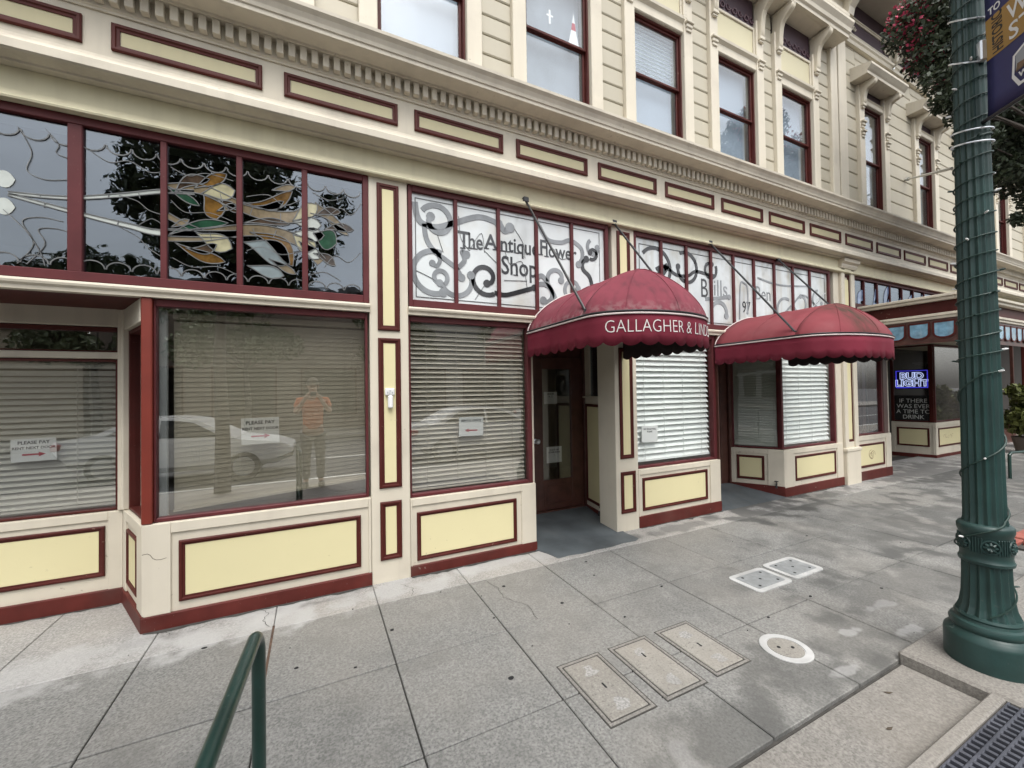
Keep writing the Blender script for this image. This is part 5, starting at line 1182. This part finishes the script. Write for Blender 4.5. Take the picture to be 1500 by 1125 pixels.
tree((-1.29, -4.05, .09), [(-1.29, -4.05, -.1), (-1.28, -4.06, 1.0), (-1.33, -4.1, 2.1), (-1.30, -4.15, 3.1)], cl2, 12500, .055, 'street tree at the kerb reflected in the big shop window', 21, r0=.115)
for i, (bx1, by1, sz) in enumerate(((-7.5, -16.0, 1.0), (-2.5, -16.4, 1.15), (3.8, -16.2, .9), (10.5, -16.3, 1.1))):
    q = random.Random(40 + i); cls = [(bx1 + q.uniform(-1.6, 1.6) * sz, by1 + q.uniform(-1.2, 1.2) * sz, 3.2 + q.uniform(0, 3.4) * sz, q.uniform(.6, 1.0)) for _ in range(13)]
    tree((bx1, by1, -.15), [(bx1, by1, -.2), (bx1 + .05, by1, 1.2), (bx1 - .05, by1, 2.6)], cls, 7000, .11, ['round street tree across the road opposite the set-back window', 'tallest street tree across the road opposite the crooked blind', 'small street tree across the road opposite the first entrance', 'street tree across the road opposite the second entrance'][i], 50 + i, r0=.16)
def bush(base, clumps, n, size, lab, mt, seed):
    t = thing('potted_shrub', base, lab, 'plant'); M().lathe([(0, 0), (.16, 0), (.22, .34), (.23, .36), (.2, .36), (.19, .3), (0, .3)], base, 20).build('pot', mat('plant_pot', (.09, .07, .06), .7), t)
    leaf_cloud('foliage', clumps, n, size, mt, t, seed)
shr = leaf_mat('shrub_leaf', (.10, .115, .03))
bush((14.2, -.35, ZS), [(14.2, -.35, .75, .4), (14.4, -.4, 1.15, .3), (14.1, -.3, 1.4, .22)], 1600, .07, 'yellow green shrub in a pot outside the far shopfront', shr, 31)
bush((15.5, -.3, ZS), [(15.5, -.3, .8, .45), (15.3, -.3, 1.2, .3)], 1400, .08, 'darker shrub in a pot behind the low white fence', leafg, 32)
wf = thing('low_fence', (13.4, -.9, ZS), 'low white lattice fence in front of the potted shrubs', 'fence'); m_ = M()
for k in range(14): m_.cbox(13.2 + k * .1, 13.22 + k * .1, -.86, -.84, ZS, .42, .003)
m_.build('pickets', wfr, wf); M().cbox(13.15, 14.6, -.87, -.83, .40, .44, .004).build('top_rail', wfr, wf); M().cbox(13.15, 14.6, -.87, -.83, .06, .10, .004).build('bottom_rail', wfr, wf)

# ------------------------------------------------------------------ the street behind the viewer (seen in the glass)
carw = mat('car_white_paint', (.72, .73, .73), .2, .03, 1, coat=.6); carg = mat('car_window', (.02, .023, .026), .05, .1, 1); tyre = mat('tyre_rubber', (.02, .02, .02), .8); rim = mat('alloy_rim', (.45, .46, .47), .3, metal=.8); tail = mat('tail_light_red', (.35, .01, .015), .2); headl = mat('headlight_clear', (.7, .7, .72), .1)
def car(x0, y0, lab):
    z0 = -.30; t = thing('parked_car', (x0 + 2.3, y0 - .9, z0), lab, 'car', 'white sedans standing across the road')
    st = [(0, .62, .95, .78), (.25, .36, 1.0, .86), (1.0, .30, 1.03, .90), (1.8, .30, 1.0, .90), (2.9, .30, .99, .90), (3.5, .30, .93, .90), (4.2, .34, .83, .86), (4.55, .45, .70, .74)]
    V = []; F = []
    for x, zb, zt, hw in st:
        for yy, zz in ((-hw * .85, zb), (-hw, zb + .12), (-hw, zt - .2), (-hw * .93, zt), (hw * .93, zt), (hw, zt - .2), (hw, zb + .12), (hw * .85, zb)): V.append((x0 + x, y0 - .9 + yy, z0 + zz))
    for i in range(len(st) - 1):
        for k in range(8): F.append((i * 8 + k, (i + 1) * 8 + k, (i + 1) * 8 + (k + 1) % 8, i * 8 + (k + 1) % 8))
    F += [tuple(range(8)), tuple(range(8 * len(st) - 1, 8 * len(st) - 9, -1))]
    M().add(V, F).build('body', carw, t, True)
    def gh(pr, hw0, hw1, nm, mt, e=0):
        V = []; F = []; n = len(pr)
        for s in (-1, 1):
            for x, z in pr: V.append((x0 + x, y0 - .9 + s * (hw0 + (hw1 - hw0) * (z - .95) / .48 + e), z0 + z))
        F = [tuple(range(n)), tuple(range(2 * n - 1, n - 1, -1))] + [(i, n + i, n + (i + 1) % n, (i + 1) % n) for i in range(n)]
        M().add(V, F).build(nm, mt, t, True)
    gh([(.55, 1.0), (1.25, 1.38), (1.75, 1.44), (2.35, 1.43), (2.75, 1.36), (3.45, .95)], .84, .62, 'roof', carw)
    gh([(.85, 1.03), (1.33, 1.33), (1.8, 1.38), (2.05, 1.38), (2.05, 1.02)], .84, .62, 'window', carg, .012); gh([(2.12, 1.02), (2.12, 1.38), (2.35, 1.37), (2.68, 1.31), (3.2, 1.0)], .84, .62, 'window', carg, .012)
    for x in (.85, 3.6):
        for s in (-1, 1):
            Xw = Matrix.Translation((x0 + x, y0 - .9 + s * .80, z0 + .33)) @ Matrix.Rotation(R(90), 4, 'X')
            wv = M(Xw).lathe([(.0, -.1), (.31, -.1), (.33, -.07), (.33, .07), (.31, .1), (0, .1)], n=24).build('wheel', tyre, t, True)
            M(Xw).lathe([(.0, -.115), (.2, -.105), (.22, -.09), (.22, .09), (.2, .105), (0, .115)], n=20).build('rim', rim, wv)
    for s in (-1, 1):
        M().cbox(x0 - .02, x0 + .16, y0 - .9 + s * .68 - .14, y0 - .9 + s * .68 + .14, z0 + .76, z0 + .90, .02).build('tail_light', tail, t); M().cbox(x0 + 4.4, x0 + 4.56, y0 - .9 + s * .6 - .14, y0 - .9 + s * .6 + .14, z0 + .58, z0 + .70, .02).build('headlight', headl, t)
car(-5.0, -7.0, 'white sedan reflected in the window left of the intercom pilaster'); car(2.3, -7.0, 'white sedan reflected in the window left of the first entrance')
car(9.0, -13.0, 'white sedan at the far kerb reflected in the second corner window')
stucco = [mat('stucco_grey', (.30, .29, .27), .8, .1, 2), mat('stucco_tan', (.36, .30, .22), .8, .1, 2), mat('stucco_brown', (.20, .16, .13), .8, .1, 2)]
for i, (x0, x1, h) in enumerate(((-46, -24, 4.6), (-23.8, -9, 4.4), (-8.8, 3, 6.6), (3.2, 16, 6.0), (16.2, 34, 5.6))):
    t = thing('low_shop_building', ((x0 + x1) / 2, -19, -.15), ['grey', 'tan', 'brown', 'second grey', 'wide tan'][i] + ' one storey shop building across the road', 'building')
    M().box(x0, x1, -30, -19, -.15, h).build('wall', stucco[i % 3], t); M().cbox(x0 - .05, x1 + .05, -19.3, -18.85, h, h + .25, .03).build('cornice', stucco[(i + 1) % 3], t)
    x = x0 + 1
    while x < x1 - 3:
        f = M().frame(x, x + 2.6, .5, 2.9, -19.08, -18.98, (.08, .08, .08, .08)); f.X = None; f = f.build('shop_window', ringred, t); M().box(x + .06, x + 2.54, -19.02, -19.0, .56, 2.84).build('glass', carg, f); x += 3.6

# photographer, standing right behind the camera with a phone
ph = thing('person', (-.02, -3.86, .088), 'person in an orange t-shirt and grey trousers holding up a phone', 'person')
def skin_body(name, verts, edges, radii, mt, root=0, lvl=2):
    me = bpy.data.meshes.new(name); me.from_pydata(verts, edges, []); me.update(); o = link(name, me, ph); me.materials.append(mt)
    sk = o.modifiers.new('skin', 'SKIN'); ly = me.skin_vertices[0].data
    for i, r in enumerate(radii): ly[i].radius = (r, r) if not isinstance(r, tuple) else r
    ly[root].use_root = True; sb_ = o.modifiers.new('subd', 'SUBSURF'); sb_.levels = lvl; sb_.render_levels = lvl
    me.polygons.foreach_set('use_smooth', [True] * len(me.polygons)); sk.use_smooth_shade = True
    return o
bx0, by0, bz0 = -.02, -3.86, .088
skinm = mat('skin', (.42, .25, .18), .5, .05); orange = mat('orange_cotton', (.62, .17, .05), .8, .08, 6, bump=.1); trous = mat('grey_trousers', (.12, .12, .115), .8, .1, 6); shoe = mat('dark_shoe', (.03, .03, .03), .6); hairm = mat('brown_hair', (.05, .035, .025), .7)
V = [(0, 0, .92), (0, .0, 1.10), (0, .0, 1.28), (0, .01, 1.40), (0, .02, 1.49), (0, .03, 1.60), (0, .045, 1.70)]; Rr = [(.15, .11), (.14, .10), (.165, .11), (.14, .09), (.055, .055), (.078, .092), (.070, .085)]
E_ = [(i, i + 1) for i in range(6)]
def limb(start, pts, rs):
    k = start
    for p, r in zip(pts, rs): V.append(p); Rr.append(r); E_.append((k, len(V) - 1)); k = len(V) - 1
    return k
for s in (-1, 1):
    k = limb(0, [(s * .095, 0, .84), (s * .105, .02, .48), (s * .11, -.01, .09), (s * .125, .09, .035), (s * .13, .15, .03)], [.085, .058, .042, .038, .03])
    h = limb(3, [(s * .19, .0, 1.39), (s * .25, .10, 1.20), (s * .12, .27, 1.42), (s * .085, .30, 1.47)], [.06, .043, .032, .03])
    for q in range(4): limb(h, [(s * .075, .325, 1.455 + q * .017), (s * .062, .345, 1.465 + q * .017), (s * .045, .343, 1.466 + q * .016)], [.0095, .0085, .0075])
    limb(h, [(s * .07, .30, 1.505), (s * .055, .305, 1.525)], [.010, .009])
o = skin_body('body', [(bx0 + x, by0 + y, bz0 + z) for x, y, z in V], E_, Rr, skinm)
V2 = [(0, 0, .88), (0, 0, 1.08), (0, 0, 1.27), (0, .01, 1.40), (0, .015, 1.455)]; R2 = [(.172, .135), (.158, .122), (.182, .13), (.16, .105), (.075, .07)]; E2 = [(0, 1), (1, 2), (2, 3), (3, 4)]
for s in (-1, 1): V2 += [(s * .195, .0, 1.385), (s * .235, .065, 1.265)]; R2 += [.078, .064]; E2 += [(3, len(V2) - 2), (len(V2) - 2, len(V2) - 1)]
skin_body('t_shirt', [(bx0 + x, by0 + y, bz0 + z) for x, y, z in V2], E2, R2, orange)
V3 = [(0, 0, .93)]; R3 = [(.168, .128)]; E3 = []
for s in (-1, 1):
    k = 0
    for p, r in (((s * .095, 0, .83), .108), ((s * .107, .02, .48), .078), ((s * .11, -.005, .10), .066)): V3.append(p); R3.append(r); E3.append((k, len(V3) - 1)); k = len(V3) - 1
skin_body('trousers', [(bx0 + x, by0 + y, bz0 + z) for x, y, z in V3], E3, R3, trous)
for s in (-1, 1): M().lathe([(0, 0), (.05, 0), (.055, .03), (.045, .07), (.02, .085), (0, .086)], (0, 0, 0), 16).build('shoe', shoe, ph).matrix_parent_inverse = Matrix.Translation((bx0 + s * .12 - ph.location.x + ph.location.x, by0 + .06, bz0)) @ Matrix.Diagonal((.95, 2.5, 1, 1)) if False else Matrix.Translation((s * .12, .06, 0)) @ Matrix.Diagonal((.95, 2.5, 1, 1))
hd = M(); hd.lathe([(.0, .115)] + [(.092 * math.cos(a), .115 * math.sin(a)) for a in [R(80 - 12 * i) for i in range(8)]][::1] + [(.06, -.03)], (bx0, by0 + .028, bz0 + 1.665), 20); hd.build('hair', hairm, ph, True)
M().prof([(0, .0), (.028, -.02), (.02, -.035), (0, -.035)], -.013, .013).build('nose', skinm, ph).matrix_parent_inverse = Matrix.Translation((0, .115, 1.60))
for s in (-1, 1): M().lathe([(0, -.011), (.008, -.008), (.011, 0), (.008, .008), (0, .011)], (bx0 + s * .032, by0 + .108, bz0 + 1.63), 10).build('eye', ink, ph); M().lathe([(0, -.03), (.012, -.02), (.014, 0), (.012, .02), (0, .03)], (bx0 + s * .082, by0 + .03, bz0 + 1.62), 10).build('ear', skinm, ph)
M().cbox(bx0 - .022, bx0 + .022, by0 + .112, by0 + .120, bz0 + 1.558, bz0 + 1.566, .002).build('mouth', mat('lips', (.30, .10, .09), .5), ph)
pho = thing('phone', (0, -3.535, 1.6), 'black phone held up sideways by the person in orange', 'phone')
M().cbox(-.055, .075, -3.542, -3.534, 1.562, 1.628, .003).build('case', blackm, pho); M().cbox(-.05, .07, -3.5435, -3.5425, 1.567, 1.623, .0003).build('screen', carg, pho)

# tidy helper props
for o in bpy.data.objects:
    if '_w' in o: del o['_w']
